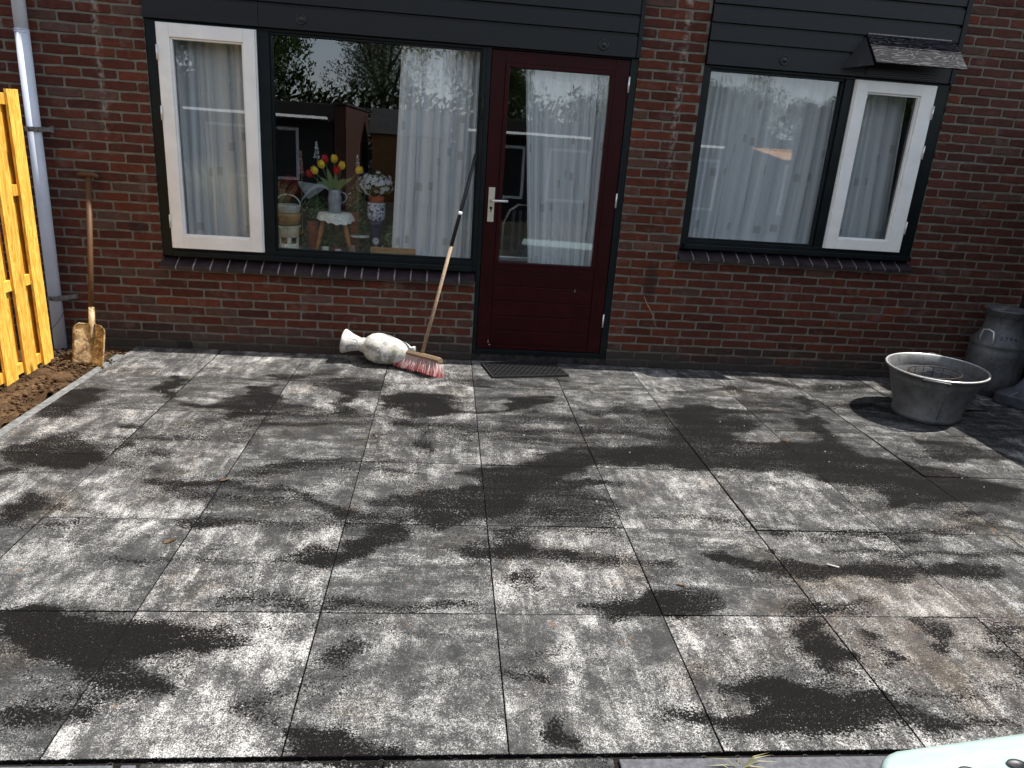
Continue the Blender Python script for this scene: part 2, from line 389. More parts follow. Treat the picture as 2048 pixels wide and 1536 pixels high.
def leaf_mat(name, c0, c1, trans=0.35):
    t = NT(name)
    r = t.n('ShaderNodeNewGeometry').outputs['Random Per Island']
    c = t.mix(r, c0, c1)
    d = t.bsdf(c, 0.55, 0, 0.4)
    tl = t.n('ShaderNodeBsdfTranslucent', {0: c}).outputs[0]
    return t.done(t.n('ShaderNodeMixShader', {0: trans, 1: d, 2: tl}).outputs[0])
MAT['leaf'] = leaf_mat('tree_leaf', (0.035, 0.055, 0.012), (0.09, 0.13, 0.03))
MAT['leaf_pale'] = leaf_mat('pale_tree_leaf', (0.07, 0.095, 0.04), (0.15, 0.18, 0.09))
MAT['hedgeleaf'] = leaf_mat('hedge_leaf', (0.018, 0.03, 0.008), (0.045, 0.06, 0.018), 0.2)
MAT['strawleaf'] = leaf_mat('dry_grass_blade', (0.28, 0.26, 0.10), (0.55, 0.52, 0.32), 0.4)
MAT['potleaf'] = leaf_mat('pot_plant_leaf', (0.10, 0.17, 0.06), (0.22, 0.30, 0.13), 0.3)
MAT['redleaf'] = leaf_mat('red_leaf', (0.22, 0.012, 0.012), (0.45, 0.03, 0.02), 0.35)
MAT['whitepetal'] = leaf_mat('white_petal', (0.62, 0.62, 0.66), (0.85, 0.85, 0.88), 0.3)
MAT['pinkpetal'] = leaf_mat('pink_petal', (0.60, 0.22, 0.28), (0.78, 0.48, 0.50), 0.3)
MAT['yellowpetal'] = leaf_mat('yellow_petal', (0.85, 0.58, 0.02), (0.90, 0.68, 0.08), 0.3)
MAT['redpetal'] = leaf_mat('red_petal', (0.55, 0.008, 0.012), (0.65, 0.02, 0.02), 0.3)
MAT['deadleaf'] = leaf_mat('dead_leaf', (0.08, 0.045, 0.022), (0.16, 0.095, 0.05), 0.2)
MAT['bark'] = simple('bark', (0.07, 0.055, 0.04), 0.95, 0, 0.1, 0.5, 12, 0.8, (3, 3, 0.6))
MAT['pewter'] = simple('grey_pewter', (0.30, 0.33, 0.36), 0.45, 0.3, 0.5, 0.2, 20, 0.1)
MAT['cream'] = simple('cream_enamel', (0.62, 0.62, 0.48), 0.35, 0, 0.5, 0.12, 15, 0.05)
MAT['wicker'] = simple('white_wicker', (0.50, 0.49, 0.45), 0.75, 0, 0.3, 0.3, 60, 0.4)
MAT['lace'] = simple('white_lace', (0.70, 0.70, 0.64), 0.9, 0, 0.2, 0.35, 120, 0.5)
MAT['terracotta'] = simple('terracotta', (0.28, 0.07, 0.035), 0.8, 0, 0.3, 0.25, 20, 0.2)
MAT['plank'] = simple('brown_plank', (0.36, 0.20, 0.07), 0.6, 0, 0.4, 0.35, 9, 0.2, (1, 1, 5))
MAT['room'] = simple('room_plaster', (0.10, 0.095, 0.088), 0.95, 0, 0.2, 0.15, 4)
MAT['roomfloor'] = simple('room_floor', (0.06, 0.045, 0.035), 0.6, 0, 0.4, 0.2, 6)
MAT['fascia_grey'] = simple('grey_brown_fascia', (0.07, 0.062, 0.053), 0.8, 0, 0.3, 0.15, 6)
MAT['darkwall'] = simple('dark_timber_wall', (0.03, 0.028, 0.026), 0.8, 0, 0.3, 0.3, 8)
MAT['orangewood'] = simple('orange_stained_wood', (0.72, 0.36, 0.13), 0.6, 0, 0.3, 0.2, 9)
MAT['palegreen'] = simple('pale_green_plastic', (0.34, 0.43, 0.395), 0.4, 0, 0.5, 0.12, 7, 0.06, (1, 4, 1))
MAT['greyplastic'] = simple('dark_grey_plastic', (0.075, 0.078, 0.09), 0.5, 0, 0.4, 0.25, 20, 0.15)
MAT['rubber'] = simple('black_rubber', (0.016, 0.0155, 0.015), 0.55, 0, 0.45, 0.3, 60, 0.2)
MAT['digits'] = simple('dark_stamped_digits', (0.012, 0.012, 0.013), 0.6, 0.2, 0.4, 0.2, 60)
def delft_mat():
    t = NT('blue_and_white_glaze')
    n = t.noise(t.objc(), 24.0, 3, 0.6, 2.0)
    return t.done(t.bsdf(t.mix(t.ss(n, 0.52, 0.56), (0.50, 0.53, 0.60), (0.015, 0.025, 0.16)), 0.25, 0, 0.5))
MAT['delft'] = delft_mat()
MAT['bluestand'] = simple('dark_blue_glaze', (0.012, 0.018, 0.07), 0.3, 0, 0.5, 0.2, 20)
def awning_mat():
    t = NT('white_awning_cloth')
    d = t.n('ShaderNodeBsdfDiffuse', {0: (0.85, 0.84, 0.80)}).outputs[0]
    tl = t.n('ShaderNodeBsdfTranslucent', {0: (0.9, 0.89, 0.85)}).outputs[0]
    return t.done(t.n('ShaderNodeMixShader', {0: 0.8, 1: d, 2: tl}).outputs[0])
MAT['awning'] = awning_mat()

# ------------------------------------------------------------------ mesh helpers
class B:
    """collects shapes into one bmesh"""
    def __init__(s):
        s.bm = bmesh.new()
    def box(s, x0, x1, y0, y1, z0, z1, M=None, bev=0.0):
        r = bmesh.ops.create_cube(s.bm, size=1.0)
        vs_ = r['verts']
        for v in vs_:
            v.co = Vector(((x0 + x1) / 2 + v.co.x * (x1 - x0), (y0 + y1) / 2 + v.co.y * (y1 - y0), (z0 + z1) / 2 + v.co.z * (z1 - z0)))
            if M is not None:
                v.co = M @ v.co
        if bev:
            es = list({e for v in vs_ for e in v.link_edges})
            bmesh.ops.bevel(s.bm, geom=es, offset=bev, segments=1, profile=0.5, affect='EDGES')
        return s
    def prism(s, pts, d):
        """polygon pts (3D) extruded along vector d"""
        d = Vector(d)
        a = [s.bm.verts.new(Vector(p)) for p in pts]
        b = [s.bm.verts.new(Vector(p) + d) for p in pts]
        n = len(a)
        s.bm.faces.new(a); s.bm.faces.new(b[::-1])
        for i in range(n):
            s.bm.faces.new((a[i], b[i], b[(i + 1) % n], a[(i + 1) % n]))
        return s
    def face(s, pts):
        s.bm.faces.new([s.bm.verts.new(Vector(p)) for p in pts]); return s
    def tube(s, path, r, n=8, cap=True, smooth=True):
        path = [Vector(p) for p in path]
        rs = r if isinstance(r, (list, tuple)) else [r] * len(path)
        rings = []
        up = None
        for i, p in enumerate(path):
            t = (path[min(i + 1, len(path) - 1)] - path[max(i - 1, 0)]).normalized()
            if up is None:
                up = Vector((0, 0, 1)) if abs(t.z) < 0.9 else Vector((1, 0, 0))
            a = t.cross(up)
            if a.length < 1e-5:
                a = t.orthogonal()
            a.normalize(); b = t.cross(a).normalized(); up = -b if False else up
            rings.append([s.bm.verts.new(p + (a * math.cos(2 * math.pi * k / n) + b * math.sin(2 * math.pi * k / n)) * rs[i]) for k in range(n)])
        for i in range(len(rings) - 1):
            for k in range(n):
                f = s.bm.faces.new((rings[i][k], rings[i][(k + 1) % n], rings[i + 1][(k + 1) % n], rings[i + 1][k]))
                f.smooth = smooth
        if cap and len(rings) > 1:
            s.bm.faces.new(rings[0][::-1]); s.bm.faces.new(rings[-1])
        return s
    def ring(s, c, R, r, n=32, k=6, axis=None, sx=1.0, sy=1.0):
        c = Vector(c); rings = []
        for i in range(n):
            a = 2 * math.pi * i / n
            d = Vector((math.cos(a) * sx, math.sin(a) * sy, 0))
            rings.append([s.bm.verts.new(c + d * R + (d * math.cos(2 * math.pi * j / k) + Vector((0, 0, 1)) * math.sin(2 * math.pi * j / k)) * r) for j in range(k)])
        for i in range(n):
            for j in range(k):
                f = s.bm.faces.new((rings[i][j], rings[(i + 1) % n][j], rings[(i + 1) % n][(j + 1) % k], rings[i][(j + 1) % k]))
                f.smooth = True
        return s
    def lathe(s, prof, n=32, M=None, cap0=False, cap1=False, jitter=0.0):
        rings = []
        for (r, z) in prof:
            ring = []
            for k in range(n):
                a = 2 * math.pi * k / n
                rr = r * (1 + jitter * math.sin(3 * a + z * 9) * 0.5 + jitter * math.sin(5 * a + 1.3) * 0.4)
                v = Vector((rr * math.cos(a), rr * math.sin(a), z))
                ring.append(s.bm.verts.new(M @ v if M is not None else v))
            rings.append(ring)
        for i in range(len(rings) - 1):
            for k in range(n):
                f = s.bm.faces.new((rings[i][k], rings[i][(k + 1) % n], rings[i + 1][(k + 1) % n], rings[i + 1][k]))
                f.smooth = True
        if cap0: s.bm.faces.new(rings[0][::-1])
        if cap1: s.bm.faces.new(rings[-1])
        return s
    def sphere(s, c, r, sub=1, sc=(1, 1, 1)):
        res = bmesh.ops.create_icosphere(s.bm, subdivisions=sub, radius=1.0)
        for v in res['verts']:
            v.co = Vector((c[0] + v.co.x * r * sc[0], c[1] + v.co.y * r * sc[1], c[2] + v.co.z * r * sc[2]))
        return s
    def obj(s, name, mat, parent=None, loc=None, bevel=0.0, smooth=None, normals=True):
        if bevel:
            bmesh.ops.bevel(s.bm, geom=[e for e in s.bm.edges if e.calc_face_angle(0) > 0.5], offset=bevel, segments=2, profile=0.6, affect='EDGES')
        if normals:
            bmesh.ops.recalc_face_normals(s.bm, faces=s.bm.faces)
        me = bpy.data.meshes.new(name)
        s.bm.to_mesh(me); s.bm.free()
        return link(name, me, mat, parent, loc, smooth)

def link(name, me, mat, parent=None, loc=None, smooth=None):
    if mat is not None and not me.materials:
        me.materials.append(MAT[mat] if isinstance(mat, str) else mat)
    if smooth is not None:
        for p_ in me.polygons: p_.use_smooth = smooth
    o = bpy.data.objects.new(name, me)
    COL.objects.link(o)
    if parent is not None: o.parent = parent
    if loc is not None: o.location = loc
    return o
def empty(name, loc=(0, 0, 0), rz=0.0):
    o = bpy.data.objects.new(name, None)
    o.empty_display_size = 0.1
    COL.objects.link(o); o.location = loc; o.rotation_euler = (0, 0, rz)
    return o
def tag(o, label=None, cat=None, group=None, kind=None):
    if label: o['label'] = label
    if cat: o['category'] = cat
    if group: o['group'] = group
    if kind: o['kind'] = kind
    return o
def copy_tree(o, parent=None):
    c = o.copy(); COL.objects.link(c)
    if parent is not None: c.parent = parent
    for ch in list(o.children): copy_tree(ch, c)
    return c
def project(p):
    d = Vector(p) - Vector(CAMC)
    x, y, z = (sum(ROT[i][k] * d[k] for k in range(3)) for i in range(3))
    return 1024 + FPX * x / z, 768 - FPX * y / z, z

# ------------------------------------------------------------------ ground
g = B()
def flat_strip(b, x0, x1, y0, y1, z, nx, ny, amp, seed):
    r = np.random.default_rng(seed)
    xs, ys = np.linspace(x0, x1, nx), np.linspace(y0, y1, ny)
    hh = r.normal(0, 1, (ny, nx))
    for _ in range(2):
        hh = (hh + np.roll(hh, 1, 0) + np.roll(hh, -1, 0) + np.roll(hh, 1, 1) + np.roll(hh, -1, 1)) / 5
    hh = hh / max(hh.std(), 1e-6)
    V = [[b.bm.verts.new((xs[i], ys[j], z + amp * hh[j, i])) for i in range(nx)] for j in range(ny)]
    for j in range(ny - 1):
        for i in range(nx - 1):
            f = b.bm.faces.new((V[j][i], V[j][i + 1], V[j + 1][i + 1], V[j + 1][i])); f.smooth = True
b = B(); b.box(-320, 320, -320, 320, -1.2, -0.085)
tag(b.obj('ground', 'soil'), kind='structure')
b = B(); flat_strip(b, -4.2, -2.472, -7.0, -0.012, -0.022, 70, 240, 0.010, 3)
tag(b.obj('soil_strip', 'soil'), kind='structure')
b = B(); b.box(-60, 60, -90, -4.42, -0.084, -0.06)
tag(b.obj('garden_bed', 'grass'), kind='structure')

# ------------------------------------------------------------------ patio
POLYS=[(0.97,[(-1.638,-3.067),(-1.545,-3.066),(-1.419,-3.099),(-1.206,-3.142),(-1.085,-3.154),(-0.934,-3.183),(-0.763,-3.239),(-0.878,-3.269),(-1.02,-3.295),(-1.082,-3.327),(-1.087,-3.377),(-1.029,-3.392),(-0.965,-3.414),(-0.904,-3.447),(-0.974,-3.467),(-1.09,-3.45),(-1.207,-3.433),(-1.297,-3.388),(-1.408,-3.334),(-1.532,-3.207),(-1.602,-3.133)]),
(0.62,[(-1.195,-3.429),(-0.975,-3.463),(-1.067,-3.509),(-1.185,-3.512),(-1.27,-3.473)]),
(0.60,[(-1.354,-3.465),(-1.215,-3.446),(-1.196,-3.473),(-1.327,-3.492)]),
(0.85,[(-1.387,-3.526),(-1.327,-3.492),(-1.2,-3.508),(-1.092,-3.528),(-1.099,-3.574),(-1.23,-3.581),(-1.367,-3.562)]),
(0.60,[(-0.808,-3.515),(-0.673,-3.502),(-0.595,-3.528),(-0.599,-3.591),(-0.739,-3.568)]),
(0.97,[(-0.59,-3.569),(-0.488,-3.607),(-0.427,-3.611),(-0.355,-3.649),(-0.288,-3.691),(-0.224,-3.739),(-0.595,-3.733),(-0.595,-3.641)]),
(0.72,[(-0.562,-3.226),(-0.484,-3.213),(-0.427,-3.298),(-0.443,-3.356),(-0.526,-3.356),(-0.568,-3.287)]),
(0.62,[(-0.972,-3.001),(-0.793,-2.969),(-0.613,-3.01),(-0.61,-3.07),(-0.968,-3.069)]),
(0.66,[(-0.588,-3.004),(-0.335,-3.015),(-0.034,-3.007),(-0.01,-3.068),(-0.59,-3.073)]),
(0.97,[(-0.311,-2.465),(-0.314,-2.536),(-0.361,-2.617),(-0.471,-2.714),(-0.557,-2.787),(-0.676,-2.8),(-0.61,-2.681),(-0.581,-2.605),(-0.453,-2.479)]),
(0.72,[(-0.855,-2.777),(-0.738,-2.714),(-0.634,-2.645),(-0.608,-2.718),(-0.647,-2.806),(-0.721,-2.801)]),
(0.93,[(-0.126,-1.937),(0.217,-1.814),(0.394,-1.628),(0.595,-1.566),(1.124,-1.575),(1.055,-1.804),(0.547,-1.836),(0.343,-2.005),(0.649,-1.988),(0.701,-2.024),(0.48,-2.112),(0.203,-2.142),(0.214,-2.261),(0.13,-2.331),(-0.011,-2.414),(-0.203,-2.495),(-0.292,-2.408),(-0.322,-2.286),(-0.431,-2.224),(-0.271,-2.186),(-0.08,-2.104),(-0.012,-2.047),(-0.119,-1.976)]),
(0.60,[(-0.561,-2.259),(-0.408,-2.228),(-0.315,-2.295),(-0.292,-2.408),(-0.46,-2.402)]),
(0.60,[(0.023,-2.469),(0.588,-2.439),(0.571,-2.517),(0.307,-2.535),(0.215,-2.59),(0.173,-2.647),(0.086,-2.687),(0.011,-2.697)]),
(0.60,[(0.017,-2.156),(0.471,-2.08),(0.641,-2.202),(0.59,-2.43),(0.025,-2.443)]),
(0.90,[(0.179,-2.592),(0.173,-2.647),(0.086,-2.687),(0.011,-2.697),(0.075,-2.646)]),
(0.95,[(1.262,-0.998),(1.386,-0.81),(1.528,-0.814),(1.613,-0.9),(1.804,-0.882),(1.801,-0.946),(1.468,-1.049),(1.773,-1.073),(1.692,-1.247),(1.514,-1.317),(1.548,-1.422),(1.708,-1.432),(1.938,-1.391),(2.121,-1.347),(2.164,-1.449),(2.199,-1.59),(2.378,-1.605),(2.45,-1.669),(2.558,-1.754),(2.716,-1.871),(2.872,-1.987),(2.759,-2.127),(2.423,-2.143),(2.028,-2.193),(1.737,-2.241),(2.061,-2.139),(2.0,-2.01),(1.785,-1.982),(1.807,-1.862),(1.671,-1.827),(1.389,-1.826),(1.018,-1.818),(0.847,-1.767),(0.907,-1.528),(1.131,-1.439)]),
(0.90,[(2.308,-0.487),(2.377,-0.554),(2.255,-0.903),(2.228,-1.119),(2.207,-1.285),(2.199,-1.498),(2.109,-1.453),(2.118,-1.244),(1.974,-1.224),(2.021,-1.051),(2.158,-1.003),(2.216,-0.813)]),
(0.75,[(1.602,-0.49),(1.865,-0.382),(1.928,-0.453),(1.745,-0.539)]),
(0.78,[(2.708,-1.195),(2.766,-1.351),(3.018,-1.308),(3.108,-1.432),(3.123,-1.555),(2.623,-1.657),(2.636,-1.466)]),
(0.95,[(-0.59,-0.838),(-0.38,-0.766),(-0.161,-0.791),(-0.17,-1.049),(0.005,-1.092),(0.156,-1.016),(0.258,-0.813),(0.401,-0.729),(0.56,-0.731),(0.491,-0.826),(0.317,-1.001),(0.046,-1.139),(-0.161,-1.159),(-0.38,-1.212),(-0.45,-1.352),(-0.469,-1.354),(-0.44,-1.185),(-0.429,-1.074),(-0.568,-1.088)]),
(0.68,[(-0.353,-1.366),(-0.285,-1.376),(-0.252,-1.615),(-0.316,-1.812),(-0.339,-1.622)]),
(0.50,[(-0.353,-1.381),(0.126,-1.386),(0.701,-1.414),(0.615,-1.564),(0.004,-1.582),(-0.266,-1.582)]),
(0.62,[(0.371,-0.995),(0.588,-1.122),(0.566,-1.255),(0.132,-1.293),(0.108,-1.199)]),
(0.80,[(0.611,-0.98),(0.769,-0.956),(1.035,-0.957),(1.337,-0.881),(1.28,-1.066),(0.996,-1.049),(0.702,-1.094)]),
(0.60,[(0.588,-1.122),(1.28,-1.066),(1.167,-1.436),(0.797,-1.376),(0.564,-1.272)]),
(0.66,[(-0.277,-0.507),(0.015,-0.416),(0.172,-0.581),(0.111,-0.64),(-0.161,-0.589)]),
(0.85,[(-0.96,-0.612),(-0.588,-0.598),(-0.589,-0.741),(-0.713,-0.794),(-0.742,-0.92),(-0.766,-1.216),(-0.9,-1.268),(-0.89,-1.06),(-0.812,-0.872),(-0.917,-0.788)]),
(0.97,[(-1.898,-0.571),(-1.799,-0.714),(-1.833,-0.768),(-1.844,-0.884),(-1.792,-1.032),(-1.699,-1.109),(-1.582,-1.114),(-1.438,-0.931),(-1.397,-0.765),(-1.285,-0.702),(-1.23,-0.852),(-1.129,-1.05),(-1.054,-1.077),(-0.928,-1.098),(-1.09,-1.14),(-1.274,-1.183),(-1.394,-1.275),(-1.503,-1.181),(-1.683,-1.157),(-1.833,-1.054),(-1.918,-0.929),(-1.96,-0.916),(-1.994,-0.767),(-1.888,-0.695)]),
(0.72,[(-1.45,-0.459),(-1.242,-0.498),(-1.203,-0.641),(-1.335,-0.574)]),
(0.85,[(-2.443,-0.989),(-2.327,-0.912),(-2.204,-0.897),(-2.181,-1.133),(-2.193,-1.35),(-2.122,-1.389),(-2.285,-1.411),(-2.387,-1.398)]),
(0.75,[(-1.921,-1.451),(-1.833,-1.472),(-1.766,-1.488),(-1.764,-1.632),(-1.736,-1.739),(-1.812,-1.83),(-1.819,-1.701),(-1.796,-1.567)]),
(0.90,[(-2.317,-1.825),(-2.215,-1.642),(-2.049,-1.588),(-1.976,-1.713),(-1.838,-1.808),(-1.796,-1.945),(-1.83,-2.04),(-2.043,-2.0),(-2.224,-1.995)]),
(0.92,[(-2.022,-2.365),(-1.959,-2.257),(-1.928,-2.218),(-1.866,-2.326),(-1.865,-2.501),(-1.925,-2.543)]),
(0.85,[(-2.216,-2.011),(-2.14,-2.043),(-2.12,-2.11),(-2.15,-2.132)]),
(0.50,[(-1.622,-1.475),(-1.204,-1.468),(-1.189,-1.606),(-1.558,-1.589)]),
(0.58,[(-1.736,-1.739),(-1.466,-1.763),(-1.472,-1.866),(-1.686,-1.869)]),
(0.58,[(-1.469,-2.159),(-1.194,-2.169),(-1.185,-2.275),(-1.4,-2.262)]),
(0.50,[(-1.17,-2.217),(-0.846,-2.259),(-0.827,-2.355),(-1.103,-2.34)]),
(0.92,[(0.837,-2.692),(0.911,-2.663),(0.984,-2.646),(1.046,-2.698),(1.159,-2.706),(1.23,-2.682),(1.264,-2.704),(1.403,-2.726),(1.555,-2.719),(1.668,-2.72),(1.806,-2.743),(2.027,-2.699),(2.172,-2.695),(2.166,-2.823),(1.925,-2.842),(1.808,-2.831),(1.725,-2.807),(1.588,-2.853),(1.416,-2.839),(1.196,-2.836),(1.11,-2.821),(1.03,-2.776),(0.922,-2.735)]),
(0.75,[(1.212,-2.619),(1.214,-2.693),(1.254,-2.692),(1.243,-2.618)]),
(0.70,[(1.785,-2.448),(1.984,-2.454),(1.902,-2.544),(1.798,-2.56)]),
(0.66,[(0.699,-2.887),(0.838,-2.953),(0.843,-3.016),(0.875,-3.081),(0.641,-3.081)]),
(0.95,[(0.335,-3.014),(0.495,-3.002),(0.6,-2.925),(0.719,-2.9),(0.665,-3.075),(0.469,-3.092),(0.379,-3.132),(0.358,-3.084)]),
(0.85,[(0.696,-2.975),(0.826,-2.988),(0.875,-3.081),(0.664,-3.081)]),
(0.75,[(1.058,-3.003),(1.273,-2.978),(1.424,-2.953),(1.545,-2.958),(1.21,-3.074),(1.059,-3.076)]),
(0.95,[(1.072,-3.105),(1.206,-3.095),(1.189,-3.316),(1.13,-3.316),(1.051,-3.365),(1.045,-3.281),(1.048,-3.211)]),
(0.66,[(1.059,-3.358),(1.112,-3.405),(1.162,-3.391),(1.16,-3.331)]),
(0.88,[(1.288,-3.123),(1.346,-3.171),(1.387,-3.273),(1.281,-3.405),(1.27,-3.324),(1.279,-3.21)]),
(0.80,[(1.525,-3.112),(1.675,-3.099),(1.576,-3.243),(1.563,-3.333),(1.514,-3.316),(1.51,-3.227)]),
(0.72,[(1.689,-3.315),(1.822,-3.297),(1.714,-3.432),(1.662,-3.399)]),
(0.58,[(1.785,-3.098),(1.983,-3.096),(1.826,-3.292),(1.693,-3.313)]),
(0.95,[(0.652,-3.415),(0.751,-3.42),(0.802,-3.374),(0.864,-3.391),(0.908,-3.398),(0.921,-3.443),(0.999,-3.467),(1.12,-3.452),(1.187,-3.475),(1.234,-3.52),(1.343,-3.583),(1.584,-3.593),(1.564,-3.619),(1.373,-3.617),(1.257,-3.629),(1.161,-3.609),(1.019,-3.627),(0.878,-3.646),(0.728,-3.637),(0.585,-3.609),(0.434,-3.588),(0.44,-3.563),(0.5,-3.556),(0.603,-3.557),(0.728,-3.537),(0.81,-3.517),(0.717,-3.466)]),
(0.95,[(0.068,-3.633),(0.143,-3.624),(0.182,-3.553),(0.212,-3.561),(0.196,-3.618),(0.189,-3.698),(0.121,-3.667)]),
(0.90,[(0.164,-3.706),(0.258,-3.707),(0.24,-3.747),(0.194,-3.746)]),
(0.60,[(0.313,-2.758),(0.48,-2.739),(0.784,-2.686),(0.766,-2.746),(0.428,-2.798)]),
(0.60,[(0.031,-2.841),(0.15,-2.804),(0.193,-2.936),(0.041,-2.97)]),
(0.60,[(1.255,-3.028),(1.473,-2.994),(1.431,-3.066),(1.271,-3.074)])]
LINES=[(0.85,0.056,[(-1.487,-2.14),(-1.294,-2.129),(-0.968,-2.147),(-0.83,-2.229),(-0.705,-2.322),(-0.544,-2.405),(-0.308,-2.439)]),
(0.80,0.111,[(-0.463,-1.322),(-0.161,-1.35),(0.134,-1.355),(0.426,-1.384),(0.739,-1.327),(1.174,-1.413)]),
(0.75,0.073,[(-1.4,-1.252),(-1.129,-1.242),(-0.742,-1.181)]),
(0.66,0.127,[(-1.205,-0.568),(-1.092,-0.5),(-0.953,-0.393)]),
(0.75,0.174,[(-0.997,-0.678),(-0.816,-0.594),(-0.621,-0.592)]),
(0.70,0.108,[(1.915,-0.604),(2.274,-0.638)]),
(0.70,0.095,[(1.634,-0.898),(2.088,-0.928)]),
(0.75,0.106,[(2.085,-0.181),(2.398,-0.32)]),
(0.70,0.162,[(2.512,-0.386),(2.947,-0.244)]),
(0.62,0.037,[(-1.481,-2.783),(-1.093,-2.773),(-0.726,-2.777)]),
(0.55,0.024,[(-1.723,-2.786),(-1.251,-2.784)]),
(0.55,0.068,[(-1.796,-1.945),(-1.46,-2.018)]),
(0.65,0.036,[(-1.193,-2.432),(-1.193,-2.233)]),
(0.75,0.051,[(1.451,-2.632),(1.89,-2.636),(2.363,-2.622)]),
(0.60,0.063,[(2.174,-2.483),(2.157,-2.628)]),
(0.65,0.030,[(0.761,-3.186),(0.852,-3.194)]),
(0.60,0.035,[(1.25,-3.486),(1.426,-3.474),(1.69,-3.461)]),
(0.55,0.063,[(1.38,-2.519),(1.592,-2.554)]),
(0.55,0.126,[(1.892,-2.004),(2.421,-2.033),(2.737,-2.155)]),
(0.50,0.038,[(-0.036,-2.606),(-0.121,-2.844)]),
(0.60,0.029,[(-1.356,-3.169),(-1.542,-3.188)])]

GX0, GY0, GS = -2.5, -3.95, 0.010
GW, GH = int(6.9 / GS), int(4.0 / GS)
cx = GX0 + (np.arange(GW) + 0.5) * GS
cy = GY0 + (np.arange(GH) + 0.5) * GS
XX, YY = np.meshgrid(cx, cy)
WX = XX + 0.020 * np.sin(YY * 23 + 1.0 + 2.0 * np.sin(XX * 9)) + 0.010 * np.sin(YY * 61 + XX * 37)
WY = YY + 0.014 * np.sin(XX * 19 + 0.6 + 1.5 * np.sin(YY * 8)) + 0.008 * np.sin(XX * 67 - YY * 29)
def vnoise(X, Y, sx, sy, seed):
    """smooth value noise on a grid of sx by sy metres"""
    r = np.random.default_rng(seed)
    u, v = (X - GX0) / sx, (Y - GY0) / sy
    T = r.uniform(-1, 1, (int(v.max()) + 3, int(u.max()) + 3))
    i, j = u.astype(int), v.astype(int); a, b_ = u - i, v - j
    a, b_ = a * a * (3 - 2 * a), b_ * b_ * (3 - 2 * b_)
    return (T[j, i] * (1 - a) + T[j, i + 1] * a) * (1 - b_) + (T[j + 1, i] * (1 - a) + T[j + 1, i + 1] * a) * b_
# bristles drag the sand sideways: edges fray along the sweep
brush = vnoise(XX, YY, 0.55, 0.034, 1) + 0.6 * vnoise(XX, YY, 0.3, 0.075, 2)
WX = WX + 0.040 * brush
WY = WY + 0.018 * vnoise(XX, YY, 0.16, 0.10, 3)
dens = np.zeros((GH, GW))
for dn, pts in POLYS:
    ins = np.zeros((GH, GW), bool)
    for (xa, ya), (xb, yb) in zip(pts, pts[1:] + pts[:1]):
        if ya == yb: continue
        ins ^= ((ya > WY) != (yb > WY)) & (WX < (xb - xa) * (WY - ya) / (yb - ya) + xa)
    dens = np.maximum(dens, ins * dn)
rs = random.Random(21)
for k in range(120):                               # thin drifts left by single strokes, most of them towards the house
    yb_ = -rs.uniform(0.15, 3.6) if k % 4 == 0 else -rs.uniform(0.2, 2.5)
    xa_ = rs.uniform(-2.4, 3.0); ln = rs.uniform(0.25, 1.1); sl = rs.gauss(0.0, 0.10); cv = rs.gauss(0, 0.06)
    LINES.append((rs.uniform(0.34, 0.66), rs.uniform(0.018, 0.075), [(xa_ + ln * q / 5, yb_ + sl * ln * q / 5 + cv * math.sin(math.pi * q / 5)) for q in range(6)]))
for dn, w, pts in LINES:
    for (xa, ya), (xb, yb) in zip(pts, pts[1:]):
        L2 = (xb - xa) ** 2 + (yb - ya) ** 2
        tt = np.clip(((WX - xa) * (xb - xa) + (WY - ya) * (yb - ya)) / L2, 0, 1)
        dd = np.hypot(WX - xa - tt * (xb - xa), WY - ya - tt * (yb - ya))
        dens = np.maximum(dens, dn * np.clip(1.6 - dd / (w / 2), 0, 1))
def blur(a, k):
    for ax in (0, 1):
        for _ in range(2):
            p_ = np.pad(a, [(k, k) if q == ax else (0, 0) for q in (0, 1)], mode='edge')
            c_ = np.cumsum(np.insert(p_, 0, 0, axis=ax), axis=ax)
            n_ = a.shape[ax]
            a = (np.take(c_, np.arange(2 * k + 1, 2 * k + 1 + n_), axis=ax) - np.take(c_, np.arange(n_), axis=ax)) / (2 * k + 1)
    return a
dens = np.maximum(0.82 * blur(dens, 1) + 0.18 * blur(dens, 6), 0.64 * blur(dens, 10))
dens = 0.95 * dens * (1.0 + 0.16 * vnoise(XX, YY, 0.5, 0.03, 4) + 0.14 * vnoise(XX, YY, 0.09, 0.07, 5))
def sand_at(x, y):
    fx = np.clip((x - GX0) / GS - 0.5, 0, GW - 1.001); fy = np.clip((y - GY0) / GS - 0.5, 0, GH - 1.001)
    ix, iy = fx.astype(int), fy.astype(int); ax, ay = fx - ix, fy - iy
    return (dens[iy, ix] * (1 - ax) * (1 - ay) + dens[iy, ix + 1] * ax * (1 - ay) + dens[iy + 1, ix] * (1 - ax) * ay + dens[iy + 1, ix + 1] * ax * ay)

